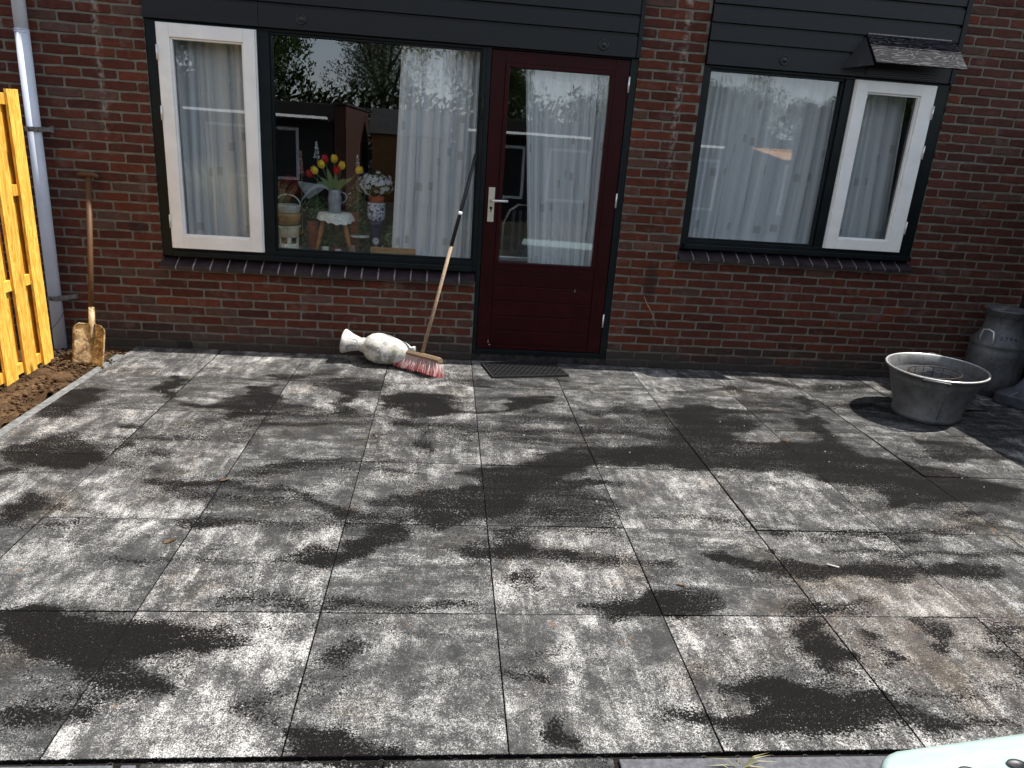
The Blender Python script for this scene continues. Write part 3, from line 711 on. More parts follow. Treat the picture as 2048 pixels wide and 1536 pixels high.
patio = tag(empty('patio', (0, -1.85, 0)), kind='structure')
TP, TR, NG = 0.6, 0.61636, 46
def make_tile(x0, x1, y0, y1, z, tilt, n=NG, name='tile'):
    """one concrete slab: chamfered rim, slightly out of level, top cut fine enough to carry the swept sand"""
    j, ch = 0.0014, 0.0018
    xs = np.concatenate([[x0 + j], np.linspace(x0 + j + ch, x1 - j - ch, n + 1), [x1 - j]])
    ys = np.concatenate([[y0 + j], np.linspace(y0 + j + ch, y1 - j - ch, n + 1), [y1 - j]])
    X, Y = np.meshgrid(xs, ys)
    xc, yc = (x0 + x1) / 2, (y0 + y1) / 2
    Z = z + tilt[0] * (X - xc) + tilt[1] * (Y - yc)
    Z[0, :] -= ch; Z[-1, :] -= ch; Z[:, 0] -= ch; Z[:, -1] -= ch
    s = sand_at(X.ravel(), Y.ravel()).reshape(X.shape)
    for e in (s[0, :], s[-1, :], s[:, 0], s[:, -1]): np.maximum(e, 0.9, out=e)     # sand caught in the joints
    s = s.ravel()
    k = n + 3
    V = [(a - xc, b_ - yc, c) for a, b_, c in zip(X.ravel(), Y.ravel(), Z.ravel())]
    F = [(r * k + c, r * k + c + 1, (r + 1) * k + c + 1, (r + 1) * k + c) for r in range(k - 1) for c in range(k - 1)]
    rim = [c for c in range(k)] + [r * k + k - 1 for r in range(1, k)] + [(k - 1) * k + c for c in range(k - 2, -1, -1)] + [r * k for r in range(k - 2, 0, -1)]
    b0 = len(V)
    V += [(V[i][0], V[i][1], -0.05) for i in rim]
    s = np.concatenate([s, np.ones(len(rim))])
    for i in range(len(rim)):
        i2 = (i + 1) % len(rim)
        F.append((rim[i], b0 + i, b0 + i2, rim[i2]))
    me = bpy.data.meshes.new(name)
    me.from_pydata(V, [], F); me.update()
    at = me.attributes.new('sand', 'FLOAT', 'POINT')
    at.data.foreach_set('value', s.astype(np.float32))
    o = link(name, me, 'tile', patio)
    o.location = (xc, yc + 1.85, 0)
    return o
for r in range(6):
    for c in range(-4, 7):
        far = c > 5 or r < 0
        make_tile(c * TP, (c + 1) * TP, -(r + 1) * TR, -r * TR, rng.normal(0, 0.0012), rng.normal(0, 0.0028, 2), 6 if far else NG)
yb = -6 * TR - 0.009
for xa, xb in ((-0.95, -0.335), (-0.335, 0.285)):
    make_tile(xa, xb, yb - 0.3, yb, -0.006, (0, 0), 20)
b = B(); b.box(-2.405, 4.3, -4.3, 0.006, -0.082, -0.016)
b.obj('sand_bed', 'sandbed', patio, (0, 1.85, 0))
for i in range(5):
    b = B(); b.box(-0.0275, 0.0275, -0.497, 0.497, -0.10, -0.004 + 0.002 * (i % 2))
    o = b.obj('kerb_stone', 'kerb', patio, bevel=0.006)
    yk = -0.19 - 0.5 - i
    o.location = (-2.4325 + 0.0 * i, yk + 1.85, 0.0); o.rotation_euler = (0, 0, random.uniform(-0.004, 0.004))
for xa, xb in ((-2.4, -1.42), (-1.415, -1.015), (-0.995, -0.958), (0.300, 1.298), (1.303, 2.3), (2.305, 3.3)):
    b = B(); b.box(xa, xb, yb - 0.3, yb - 0.004, -0.10, -0.006)
    b.obj('edging_block', 'band', patio, (0, 1.85, 0), bevel=0.004)
b = B()
for xa in np.arange(-2.3, 2.3, 0.098):
    b.ring((xa, yb - 0.001, -0.011), 0.008, 0.0016, 12, 5)
tag(b.obj('spacer_nib', 'lintel', patio, (0, 1.85, 0)), kind='stuff')

# soil crumbs along the fence foot and at the wall foot
b = B()
for i in range(1500):
    if i < 1150:
        x, y = random.uniform(-2.80, -2.475), -abs(random.gauss(0, 0.9)) - 0.03
    elif i < 1330:
        x, y = random.gauss(-2.62, 0.09), random.gauss(-0.38, 0.07)
    else:
        x, y = random.uniform(-2.9, -2.42), random.uniform(-0.25, -0.02)
    if y < -3.4: continue
    r = abs(random.gauss(0.006, 0.006)) + 0.003
    b.sphere((x, y, -0.02 + r * 0.4 + (0.02 if 1150 <= i < 1330 else 0)), r, 1 if r > 0.012 else 0 or 1, (1, random.uniform(0.6, 1), random.uniform(0.4, 0.8)))
bmesh.ops.triangulate(b.bm, faces=b.bm.faces)
tag(b.obj('soil_crumbs', 'soil'), kind='stuff')

# ------------------------------------------------------------------ the house
house = tag(empty('brick_house'), 'red brick house wall with dark cladding, white casements and dark red back door', 'house')
def hp(bb, name, mat, parent=house, **k):
    return bb.obj(name, mat, parent, **k)
LX0, LX1, RX0, RX1 = -2.165, 1.022, 1.472, 3.255      # the two openings
LZ, RZ = 0.585, 0.842                                  # underside of their sills
TOP = 2.98
# masonry body in butted blocks; its face is the mortar, 6 mm behind the brick faces
b = B()
yf, yk = 0.006, 0.30
b.box(-6.5, LX0, yf, yk, -0.3, TOP)
b.box(LX0, 0.0, yf, yk, -0.3, LZ)
b.box(LX1, RX0, yf, yk, -0.3, TOP)
b.box(RX0, RX1, yf, yk, -0.3, RZ)
b.box(RX1, 7.5, yf, yk, -0.3, TOP)
wall = hp(b, 'wall', 'mortar')
b = B(); b.box(0.0, LX1, 0.018, yk, -0.3, 0.052); hp(b, 'threshold', 'lintel', bevel=0.004)

# bricks: running bond, half bats at the jambs
CP, BH, BP = 0.0635, 0.0512, 0.2225
def brick_geo(L, H, seed, D=0.012):
    r = random.Random(seed)
    e = 0.0035
    def jit(a=0.0016): return r.uniform(-a, a)
    hx, hz = L / 2, H / 2
    out = []
    for sx, sz in ((-1, -1), (0, -1), (1, -1), (1, 0), (1, 1), (0, 1), (-1, 1), (-1, 0)):
        ex = jit(0.0018); ez = jit(0.0022)
        out.append((sx * hx + ex - (0.0022 * sx if sx and sz else 0), sz * hz + ez - (0.0022 * sz if sx and sz else 0)))
    V = [(x, D, z) for x, z in out] + [(x, e + jit(0.0008), z) for x, z in out]
    V += [(x - e * np.sign(x) * (abs(x) > 0.2 * L), jit(0.0010), z - e * np.sign(z) * (abs(z) > 0.2 * H)) for x, z in out]
    F = []
    for k in (0, 8):
        for i in range(8):
            j = (i + 1) % 8
            F.append((k + i, k + j, k + 8 + j, k + 8 + i))
    V.append((0, jit(0.0008), 0))
    for i in range(8):
        F.append((16 + i, 16 + (i + 1) % 8, 24))
    return V, F
def brick_colour(x, z):
    u = random.random()
    if u < 0.60: c = np.array([0.100, 0.0285, 0.0175])
    elif u < 0.76: c = np.array([0.076, 0.0240, 0.0165])
    elif u < 0.90: c = np.array([0.128, 0.0350, 0.0180])
    else: c = np.array([0.105, 0.054, 0.041])
    if 1.0 < x < 1.5 and 0.2 < z < 2.2: c = c * np.array([1.1, 1.0, 0.85])
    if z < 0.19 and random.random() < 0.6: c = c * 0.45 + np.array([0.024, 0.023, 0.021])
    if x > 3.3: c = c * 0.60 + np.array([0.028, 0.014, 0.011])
    return tuple(c * random.uniform(0.80, 1.20))
rows = []
k0 = int((0.177 + 0.06) / CP)
for k in range(-k0, 46):
    ztop = 0.177 + k * CP
    zc = ztop - BH / 2
    if zc > TOP - 0.03: break
    ivs = [(-6.5, 7.5)]
    if zc > LZ - 0.01: ivs = [(-6.5, LX0), (LX1, 7.5)]
    elif zc > 0.0: ivs = [(-6.5, 0.0), (LX1, 7.5)]
    if zc > RZ - 0.01:
        ivs = [i for iv in ivs for i in ([(iv[0], RX0), (RX1, iv[1])] if iv[1] > RX1 else [iv])]
    rows.append((k, zc, ivs))
cand = []
for k, zc, ivs in rows:
    for xa, xb in ivs:
        if xb <= 1.03 or xa < 0: base = (-1.90 if k % 2 == 0 else -1.785)
        else: base = (1.130 if k % 2 == 0 else 1.019)
        n0 = math.floor((xa - base) / BP) - 1
        x = base + n0 * BP
        while x < xb:
            a, c = max(x, xa), min(x + BP - 0.0115, xb)
            if xa > 3.0 and a == xa and c - a < 0.03: a = c
            if c - a > 0.03:
                a2, c2 = a + random.uniform(-0.0012, 0.0012), c + random.uniform(-0.0012, 0.0012)
                if not (-2.115 < (a2 + c2) / 2 < -2.0 and zc < 0.06 and k == -1 - 1):
                    cand.append((a2, c2, zc + random.uniform(-0.001, 0.001)))
            x += BP
full = [c for c in cand if abs(c[1] - c[0] - (BP - 0.0115)) < 0.004]
def score(c):
    px, py, d = project(((c[0] + c[1]) / 2, 0, c[2]))
    if not (30 < px < 2018 and 12 < py < 740): return -1
    return 1 / d
full = sorted(full, key=score, reverse=True)[:300]
pick = set(id(c) for c in full)
variants = []
for s_ in range(10):
    V, F = brick_geo(BP - 0.0115, BH, 100 + s_)
    me = bpy.data.meshes.new('brick'); me.from_pydata(V, [], F); me.update(); me.materials.append(MAT['brick']); variants.append(me)
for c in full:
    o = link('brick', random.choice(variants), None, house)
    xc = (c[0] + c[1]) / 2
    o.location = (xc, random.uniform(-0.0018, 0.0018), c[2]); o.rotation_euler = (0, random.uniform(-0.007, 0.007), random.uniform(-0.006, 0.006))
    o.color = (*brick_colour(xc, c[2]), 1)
AV, AF, AC = [], [], []
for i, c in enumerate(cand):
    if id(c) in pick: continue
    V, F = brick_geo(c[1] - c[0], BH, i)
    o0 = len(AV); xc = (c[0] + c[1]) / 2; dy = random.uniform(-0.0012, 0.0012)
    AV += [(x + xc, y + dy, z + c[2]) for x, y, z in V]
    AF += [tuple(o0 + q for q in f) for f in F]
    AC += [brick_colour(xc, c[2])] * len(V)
me = bpy.data.meshes.new('brickwork'); me.from_pydata(AV, [], AF); me.update()
ca = me.attributes.new('bcol', 'FLOAT_COLOR', 'POINT')
ca.data.foreach_set('color', np.array([(*c, 1) for c in AC], np.float32).ravel())
tag(link('brickwork', me, 'brick_rest', house), kind='stuff')
b = B(); b.box(-2.112, -2.012, -0.0025, 0.005, -0.001, 0.052); hp(b, 'air_vent', 'black')

# sills of glazed bricks on edge, pale joints between
def sill(x0, x1, n, zt, zb, depth):
    w = (x1 - x0) / n
    jb = B()
    for i in range(n):
        xa, xb = x0 + i * w + 0.005, x0 + (i + 1) * w - 0.005
        dz = random.uniform(-0.0015, 0.0015)
        b = B()
        b.prism([(xa, 0.05, zt + dz), (xa, -depth, zb + 0.022 + dz), (xa, -depth, zb + dz), (xa, 0.05, zb + dz)], (xb - xa, 0, 0))
        hp(b, 'sill_brick', 'sill', bevel=0.003)
        if i: jb.prism([(x0 + i * w - 0.005, 0.05, zt - 0.005), (x0 + i * w - 0.005, -depth + 0.007, zb + 0.019), (x0 + i * w - 0.005, -depth + 0.007, zb + 0.002), (x0 + i * w - 0.005, 0.05, zb + 0.002)], (0.010, 0, 0))
    tag(hp(jb, 'sill_joint', 'lime'), kind='stuff')
sill(-2.182, -0.002, 19, 0.655, 0.578, 0.050)
sill(1.460, 3.272, 16, 0.908, 0.836, 0.050)

# left opening: frame of window and door
FY, FB = 0.012, 0.10
def window(parts, mat='frame'):
    b = B()
    for p_ in parts: b.box(*p_)
    return hp(b, 'window', mat, bevel=0.003)
wl = window([(-2.163, -2.092, FY, FB, 0.662, 2.150), (-1.478, -1.402, FY, FB, 0.736, 2.132), (-2.092, -0.028, FY, FB, 0.662, 0.736), (-2.092, -0.028, FY + 0.002, FB, 2.132, 2.150), (-0.028, 0.0, FY + 0.001, FB, 0.662, 2.150)])
b = B(); b.box(-2.085, -0.03, -0.014, FY - 0.001, 0.664, 0.700); b.obj('sill_rail', 'frame', wl, bevel=0.004)
b = B()
for p_ in [(-1.402, -1.388, 0.03, 0.055, 0.752, 2.118), (-0.042, -0.028, 0.03, 0.055, 0.752, 2.118), (-1.402, -0.028, 0.03, 0.056, 2.118, 2.132), (-1.402, -0.028, 0.028, 0.056, 0.736, 0.752)]: b.box(*p_)
b.obj('glazing_bead', 'frame', wl, bevel=0.002)
b = B(); b.box(-1.395, -0.035, 0.058, 0.064, 0.745, 2.125); b.obj('pane', 'glass', wl)
def casement(parent, x0, x1, z0, z1, gx0, gx1, gz0, gz1, hinge_x):
    y0, y1 = -0.016, 0.040
    b = B()
    b.box(x0, gx0, y0, y1, z0, z1); b.box(gx1, x1, y0, y1, z0, z1)
    b.box(gx0, gx1, y0 + 0.0005, y1, gz1, z1); b.box(gx0, gx1, y0 + 0.0005, y1, z0, gz0)
    o = b.obj('casement', 'white', parent, bevel=0.003)
    b = B(); w = 0.012
    b.box(gx0, gx0 + w, 0.0, 0.022, gz0, gz1); b.box(gx1 - w, gx1, 0.0, 0.022, gz0, gz1)
    b.box(gx0 + w, gx1 - w, 0.0, 0.022, gz1 - w, gz1); b.box(gx0 + w, gx1 - w, -0.002, 0.022, gz0, gz0 + w)
    b.obj('glazing_bead', 'white', parent, bevel=0.002)
    b = B(); t = 0.008
    b.box(x0 - t, x0 - 0.001, y0 + 0.012, y1, z0, z1 + t); b.box(x1 + 0.001, x1 + t, y0 + 0.012, y1, z0, z1 + t); b.box(x0 - 0.001, x1 + 0.001, y0 + 0.012, y1, z1 + 0.001, z1 + t)
    b.obj('casement_edge', 'white', parent)
    b = B(); b.box(gx0 + 0.002, gx1 - 0.002, 0.023, 0.029, gz0 + 0.002, gz1 - 0.002); b.obj('pane', 'glass', parent)
    for hz in (z0 + 0.18, z0 + 0.62 * (z1 - z0), z1 - 0.17):
        b = B(); b.tube([(hinge_x, y0 - 0.004, hz - 0.045), (hinge_x, y0 - 0.004, hz + 0.045)], 0.006, 8); b.obj('hinge', 'bright', parent)
casement(wl, -2.084, -1.484, 0.722, 2.126, -2.010, -1.558, 0.806, 2.052, -2.089)

# right opening
wr = window([(1.474, 1.520, FY, FB, 0.912, 2.150), (2.490, 2.556, FY, FB, 0.978, 2.132), (3.150, 3.253, FY, FB, 0.912, 2.150), (1.520, 3.150, FY, FB, 0.912, 0.978), (1.520, 3.150, FY + 0.002, FB, 2.132, 2.150)])
b = B(); b.box(1.50, 3.25, -0.014, FY - 0.001, 0.916, 0.950); b.obj('sill_rail', 'frame', wr, bevel=0.004)
b = B()
for p_ in [(1.520, 1.534, 0.03, 0.055, 0.994, 2.118), (2.476, 2.490, 0.03, 0.055, 0.994, 2.118), (1.520, 2.490, 0.03, 0.056, 2.118, 2.132), (1.520, 2.490, 0.028, 0.056, 0.978, 0.994)]: b.box(*p_)
b.obj('glazing_bead', 'frame', wr, bevel=0.002)
b = B(); b.box(1.526, 2.484, 0.058, 0.064, 0.986, 2.125); b.obj('pane', 'glass', wr)
casement(wr, 2.562, 3.143, 0.978, 2.126, 2.645, 3.042, 1.052, 2.060, 3.148)

# door and its frame
b = B()
for p_ in [(0.0005, 0.032, FY, FB, 0.052, 2.150), (0.970, 1.020, FY, FB, 0.052, 2.150), (0.032, 0.970, FY + 0.002, FB, 2.142, 2.150), (0.032, 0.970, FY, FB, 0.052, 0.088)]: b.box(*p_)
hp(b, 'door_frame', 'frame', bevel=0.003)
dx0, dx1, dz0, dz1, gx0, gx1, gz0, gz1 = 0.036, 0.966, 0.092, 2.138, 0.160, 0.842, 0.742, 2.036
b = B()
b.box(dx0, 0.130, 0.016, 0.058, dz0, dz1); b.box(0.870, dx1, 0.016, 0.058, dz0, dz1)
b.box(0.130, 0.870, 0.0165, 0.058, 2.062, dz1); b.box(0.130, 0.870, 0.0165, 0.058, dz0, 0.122); b.box(0.130, 0.870, 0.0165, 0.058, 0.680, 0.722)
door = hp(b, 'door', 'red', bevel=0.003)
b = B()
b.box(0.131, 0.160, 0.009, 0.050, 0.722, 2.062); b.box(0.842, 0.869, 0.009, 0.050, 0.722, 2.062); b.box(0.160, 0.842, 0.0095, 0.050, 2.036, 2.062); b.box(0.160, 0.842, 0.0095, 0.050, 0.7225, 0.742)
b.obj('glazing_bead', 'red', door, bevel=0.004)
b = B(); b.box(0.160, 0.842, 0.042, 0.048, 0.742, 2.036); b.obj('pane', 'glass', door)
for i in range(5):
    za = 0.1225 + i * 0.1115
    b = B(); b.box(0.1305, 0.8695, 0.021, 0.050, za, za + 0.1105); b.obj('door_board', 'red', door, bevel=0.005)
b = B(); b.box(0.062, 0.106, 0.006, 0.016, 1.022, 1.258)
hd = b.obj('handle', 'alu', door, bevel=0.002)
b = B(); b.tube([(0.085, 0.008, 1.172), (0.085, -0.045, 1.172), (0.10, -0.056, 1.172), (0.196, -0.056, 1.174)], 0.0085, 10); b.obj('lever', 'bright', door)
b = B(); b.tube([(0.084, 0.004, 1.118), (0.084, 0.0065, 1.118)], 0.011, 12); b.box(0.080, 0.088, 0.004, 0.0062, 1.092, 1.112); b.obj('keyhole', 'black', door)
for hz in (1.985, 1.22, 0.345):
    b = B(); b.tube([(0.9685, 0.006, hz - 0.05), (0.9685, 0.006, hz + 0.05)], 0.0065, 8); b.obj('hinge', 'bright', door)
for xx, zz, w, h in ((0.115, 0.135, 0.008, 0.03), (0.122, 0.118, 0.016, 0.012), (0.735, 0.545, 0.004, 0.032)):
    b = B(); b.face([(xx, 0.0152 if xx < 0.2 else 0.0195, zz), (xx + w, 0.0152 if xx < 0.2 else 0.0195, zz + h * 0.2), (xx + w * 0.4, 0.0152 if xx < 0.2 else 0.0195, zz + h)])
    b.obj('paint_chip', 'lime', door)
b = B(); b.tube([(-0.015, 0.01, 1.82), (-0.017, -0.008, 1.84), (-0.010, -0.012, 1.79), (-0.018, -0.008, 1.72), (-0.006, 0.006, 1.705)], 0.004, 6)
b.obj('window_hook', 'wire', wl)

# dark shiplap boards above both openings
def cladding(x0, x1, splits, z_edges):
    xs = [x0] + splits + [x1]
    for xa, xb in zip(xs, xs[1:]):
        for za, zb in zip(z_edges, z_edges[1:]):
            b = B()
            xa_, xb_ = xa + 0.0015, xb - 0.0015
            b.prism([(xa_, 0.02, za + 0.001), (xa_, -0.022, za + 0.001), (xa_, -0.022, zb - 0.021), (xa_, -0.006, zb - 0.018), (xa_, -0.006, zb - 0.005), (xa_, -0.002, zb - 0.003), (xa_, -0.002, zb - 0.0005), (xa_, 0.02, zb - 0.0005)], (xb_ - xa_, 0, 0))
            hp(b, 'cladding_board', 'cladding', bevel=0.0012)
zed = [2.152, 2.300, 2.412, 2.524, 2.636, 2.748, 2.86, 2.972]
cladding(-2.160, 0.990, [-1.455], zed)
cladding(1.476, 3.215, [], zed)
b = B(); b.box(0.992, 1.019, -0.028, 0.02, 2.152, 2.972); hp(b, 'corner_trim', 'frame', bevel=0.002)
b = B(); b.box(3.217, 3.252, -0.028, 0.02, 2.152, 2.972); hp(b, 'corner_trim', 'frame', bevel=0.002)
b = B(); b.box(-2.15, 1.02, 0.021, yk, 2.15, TOP - 0.002); b.box(1.475, 3.25, 0.021, yk, 2.15, TOP - 0.002); hp(b, 'lintel', 'frame')
for vx in (-1.19, 0.765, 2.01):
    b = B(); b.lathe([(0.034, 0.0), (0.033, 0.006), (0.027, 0.009), (0.025, 0.004), (0.017, 0.004), (0.015, 0.010), (0.001, 0.012)], 24, Matrix.Translation((vx, -0.022, 2.214)) @ Matrix.Rotation(math.pi / 2, 4, 'X'), cap0=True, cap1=True)
    hp(b, 'vent_cap', 'black')
# weathered hood board over the right casement with a flared black triangle at its left end and a grille
b = B()
b.prism([(2.555, -0.024, 2.405), (2.555, -0.098, 2.330), (2.555, -0.103, 2.336), (2.555, -0.028, 2.417)], (0.645, 0, 0))
b.prism([(2.560, -0.092, 2.326), (2.560, -0.198, 2.222), (2.560, -0.205, 2.229), (2.560, -0.099, 2.336)], (0.644, 0, 0))
hood = hp(b, 'window_hood', 'hood')
b = B(); b.prism([(2.548, -0.023, 2.398), (2.415, -0.023, 2.192), (2.553, -0.190, 2.212)], (0.005, 0.0, 0.0)); b.obj('hood_triangle', 'black', hood)
b = B(); b.box(2.56, 3.16, -0.030, -0.0235, 2.417, 2.424); b.obj('hood_flashing', 'steel', hood)
b = B()
for i in range(4): b.box(2.60, 3.12, -0.032 - 0.004 * (i % 2), -0.0225, 2.164 + i * 0.012, 2.171 + i * 0.012)
hp(b, 'vent_grille', 'black')

# downpipe with two brackets
b = B()
px = -2.874; py = -0.056
b.tube([(px - 0.01, py, -0.06), (px, py, 1.0), (px + 0.005, py, 2.02)], 0.041, 20)
b.tube([(px + 0.005, py, 1.98), (px + 0.012, py, 2.95)], 0.0385, 20)
pipe = hp(b, 'drainpipe', 'pipe')
b = B(); b.ring((px + 0.004, py, 2.02), 0.041, 0.0035, 24, 6); b.ring((px + 0.004, py, 2.005), 0.041, 0.003, 24, 6); b.obj('pipe_collar', 'pipe', pipe)
for hz, xr, mt in ((1.44, -2.79, 'steel'), (0.345, -2.765, 'steel')):
    b = B(); b.lathe([(0.0425, -0.015), (0.0445, -0.015), (0.0445, 0.015), (0.0425, 0.015)], 24, Matrix.Translation((px, py, hz)))
    b.prism([(px + 0.005, py - 0.047, hz - 0.015), (px + 0.035, py - 0.044, hz - 0.015), (xr, -0.006, hz - 0.012), (xr - 0.01, 0.002, hz - 0.012)], (0, 0, 0.028))
    b.box(xr - 0.012, xr + 0.012, -0.006, 0.0, hz - 0.018, hz + 0.024)
    b.box(px - 0.03, px - 0.012, py - 0.052, py - 0.043, hz - 0.013, hz + 0.013)
    b.obj('pipe_bracket', mt, pipe)
b = B(); b.tube([(-2.775, -0.008, 0.36), (-2.80, -0.05, 0.30), (-2.84, -0.12, 0.20), (-2.87, -0.2, 0.14)], 0.0022, 5); b.tube([(-2.775, -0.006, 0.35), (-2.755, -0.015, 0.40)], 0.0015, 5); b.obj('tie_wire', 'wire', pipe)
b = B(); b.tube([(1.255, 0.0, 0.545), (1.275, -0.03, 0.50), (1.325, -0.05, 0.42), (1.352, -0.055, 0.345), (1.372, -0.055, 0.318)], [0.004, 0.004, 0.0035, 0.003, 0.002], 6)
b.obj('wall_wire', 'oldwood', house)

# eaves, roof and the rest of the shell (above the picture, but they shade this wall)
b = B()
b.box(-6.5, 7.5, -0.088, 0.30, TOP + 0.002, TOP + 0.06)
b.prism([(-6.5, -0.088, TOP + 0.06), (-6.5, 4.0, TOP + 2.4), (-6.5, 4.0, TOP + 2.3), (-6.5, 0.3, TOP + 0.06)], (14, 0, 0))
hp(b, 'roof', 'cladding')
# room behind the glass
b = B()
b.box(-6.4, 7.4, 4.2, 4.4, -0.3, 2.95); b.box(-6.4, 7.4, 0.301, 4.2, 2.56, 2.64)
b.box(-6.45, -6.4, 0.3, 4.2, -0.3, 2.95); b.box(7.4, 7.45, 0.3, 4.2, -0.3, 2.95); b.box(1.20, 1.30, 0.301, 4.2, 0.051, 2.56)
hp(b, 'room_wall', 'room')
b = B(); b.box(-6.4, 7.4, 0.301, 4.2, 0.0, 0.05); hp(b, 'room_floor', 'roomfloor')
b = B(); b.box(-2.15, -0.03, 0.104, 0.56, 0.668, 0.705); hp(b, 'window_board', 'white', bevel=0.004)
b = B(); b.box(1.50, 3.24, 0.104, 0.40, 0.90, 0.94); hp(b, 'window_board', 'white', bevel=0.004)

# ------------------------------------------------------------------ fences
def thing(name, label, cat, base=(0, 0, 0), group=None):
    o = empty(name, base); tag(o, label, cat, group); return o
def part(b, name, mat, t, parent=None, **k):
    """geometry given in world coordinates; t is the thing's base Empty"""
    bb = t.location
    for v in b.bm.verts: v.co -= bb
    return b.obj(name, mat, parent or t, **k)

def plank_fence(t, x, face, y_list, top, boards_back=True):
    """boards nailed alternately on both faces of three rails; face = +1 when the near face looks to +x"""
    for (y0, y1), zt in zip(y_list, top):
        b = B()
        xa, xb = (x - 0.016, x) if face > 0 else (x, x + 0.016)
        b.prism([(xa, y0, -0.01), (xa, y1, -0.005), (xa, y1, zt + 0.004), (xa, y0, zt)], (0.016, 0, 0))
        part(b, 'board', 'fence', t, bevel=0.003)
    ys = sorted(y_list)
    for (a0, a1), (b0, b1), zt in zip(ys, ys[1:], top[::-1]):
        gap0, gap1 = a1 - 0.022, b0 + 0.022
        xa = x - 0.058 if face > 0 else x + 0.042
        b = B(); b.box(xa, xa + 0.016, gap0, gap1, -0.004, zt - 0.05)
        part(b, 'board', 'fence', t, bevel=0.003)
    lo, hi = ys[0][0], ys[-1][1]
    for z0, z1 in ((0.008, 0.072), (0.52, 0.585), (1.06, 1.125), (1.575, 1.64)):
        b = B(); xa = x - 0.0415 if face > 0 else x + 0.0165
        b.box(xa, xa + 0.025, lo + 0.01, hi - 0.01, z0, z1)
        part(b, 'rail', 'fence', t, bevel=0.003)
f1 = thing('wooden_fence', 'fresh yellow pine fence of alternating boards beside the grey downpipe', 'fence', (-2.80, -3.2, 0))
ylist = [(-0.482, -0.362), (-0.690, -0.568), (-0.906, -0.782)]
tops = [1.662, 1.690, 1.70]
y = -1.0
while y > -1.7:
    ylist.append((y - 0.122, y)); tops.append(1.72); y -= 0.212
plank_fence(f1, -2.78, 1, ylist, tops)
b = B(); b.box(-2.905, -2.84, -0.44, -0.372, -0.3, 1.60); part(b, 'post', 'fence', f1, bevel=0.004)
f2 = thing('boundary_fence', 'plain timber boundary fence on the shaded right side of the patio', 'fence', (4.25, -3.2, 0))
y = -0.02
while y > -4.2:
    b = B(); b.box(4.215, 4.235, y - 0.145, y, -0.05, 1.98 + random.uniform(-0.012, 0.012)); part(b, 'board', 'darkfence', f2); y -= 0.147
for z in (0.3, 1.0, 1.7):
    b = B(); b.box(4.236, 4.28, -4.2, -0.02, z, z + 0.07); part(b, 'rail', 'darkfence', f2)

# ------------------------------------------------------------------ spade
t = thing('spade', 'rusty long handled spade leaning on the brick wall beside the downpipe', 'spade', (-2.545, -0.44, -0.01))
C0, C1 = Vector((-2.512, -0.45, -0.004)), Vector((-2.522, -0.345, 0.243))
W = Vector((0.962, -0.27, 0.0)); U = (C1 - C0).normalized(); N = W.cross(U).normalized()
H = (C1 - C0).length
NX, NZ = 14, 14
def blade(u, v):
    hw = 0.120 - 0.004 * (1 - v)
    if v > 0.86: hw -= 0.045 * ((v - 0.86) / 0.14) ** 2
    dish = 0.026 * (u * u) - 0.018 * math.exp(-(u / 0.16) ** 2) * (0.35 + 0.65 * v)
    return C0 + U * (v * H) + W * (u * hw) + N * dish + U * (-0.010 * u * u * (1 - v))
b = B()
top_, bot_ = [], []
for off, store in ((0.0, top_), (0.004, bot_)):
    for j in range(NZ + 1):
        store.append([b.bm.verts.new(blade(-1 + 2 * i / NX, j / NZ) - N * off) for i in range(NX + 1)])
for S, fl in ((top_, 0), (bot_, 1)):
    for j in range(NZ):
        for i in range(NX):
            q = (S[j][i], S[j][i + 1], S[j + 1][i + 1], S[j + 1][i])
            f = b.bm.faces.new(q if not fl else q[::-1]); f.smooth = True
ring_ = lambda S: [S[0][i] for i in range(NX + 1)] + [S[j][NX] for j in range(1, NZ + 1)] + [S[NZ][i] for i in range(NX - 1, -1, -1)] + [S[j][0] for j in range(NZ - 1, 0, -1)]
ra, rb = ring_(top_), ring_(bot_)
for i in range(len(ra)):
    b.bm.faces.new((ra[i], rb[i], rb[(i + 1) % len(ra)], ra[(i + 1) % len(ra)]))
blade_o = part(b, 'blade', 'rust', t)
b = B()
for sx in (-1, 1):
    p0 = blade(0.12 * sx, 0.995); p1 = blade(0.86 * sx, 0.965)
    e_ = p1 - p0; c_ = (p0 + p1) / 2 + U * 0.004
    b.box(-0.5, 0.5, -0.5, 0.5, -0.5, 0.5, Matrix([[e_[k], N[k] * 0.022, U[k] * 0.005, c_[k]] for k in range(3)] + [[0, 0, 0, 1]]))
part(b, 'tread', 'rust', t)
HT = Vector((-2.578, -0.040, 1.165)); HB = blade(0, 0.62) - N * 0.004
d = (HT - C1)
b = B(); b.tube([blade(0, 0.35) + N * 0.002, blade(0, 0.7) + N * 0.006, C1 + N * 0.0, C1 + d * 0.115], [0.004, 0.013, 0.020, 0.0185], 12); part(b, 'socket', 'rust', t)
b = B(); b.tube([C1 + d * 0.10, C1 + d * 0.5, HT], [0.0175, 0.0175, 0.018], 12); part(b, 'handle', 'darkhandle', t)
b = B(); b.tube([HT + Vector((-0.064, -0.012, 0.006)), HT + Vector((-0.05, -0.010, 0.012)), HT + Vector((0.0, -0.006, 0.014)), HT + Vector((0.05, 0.0, 0.006)), HT + Vector((0.066, 0.003, -0.004))], [0.011, 0.017, 0.02, 0.017, 0.011], 10); part(b, 'grip', 'darkhandle', t)

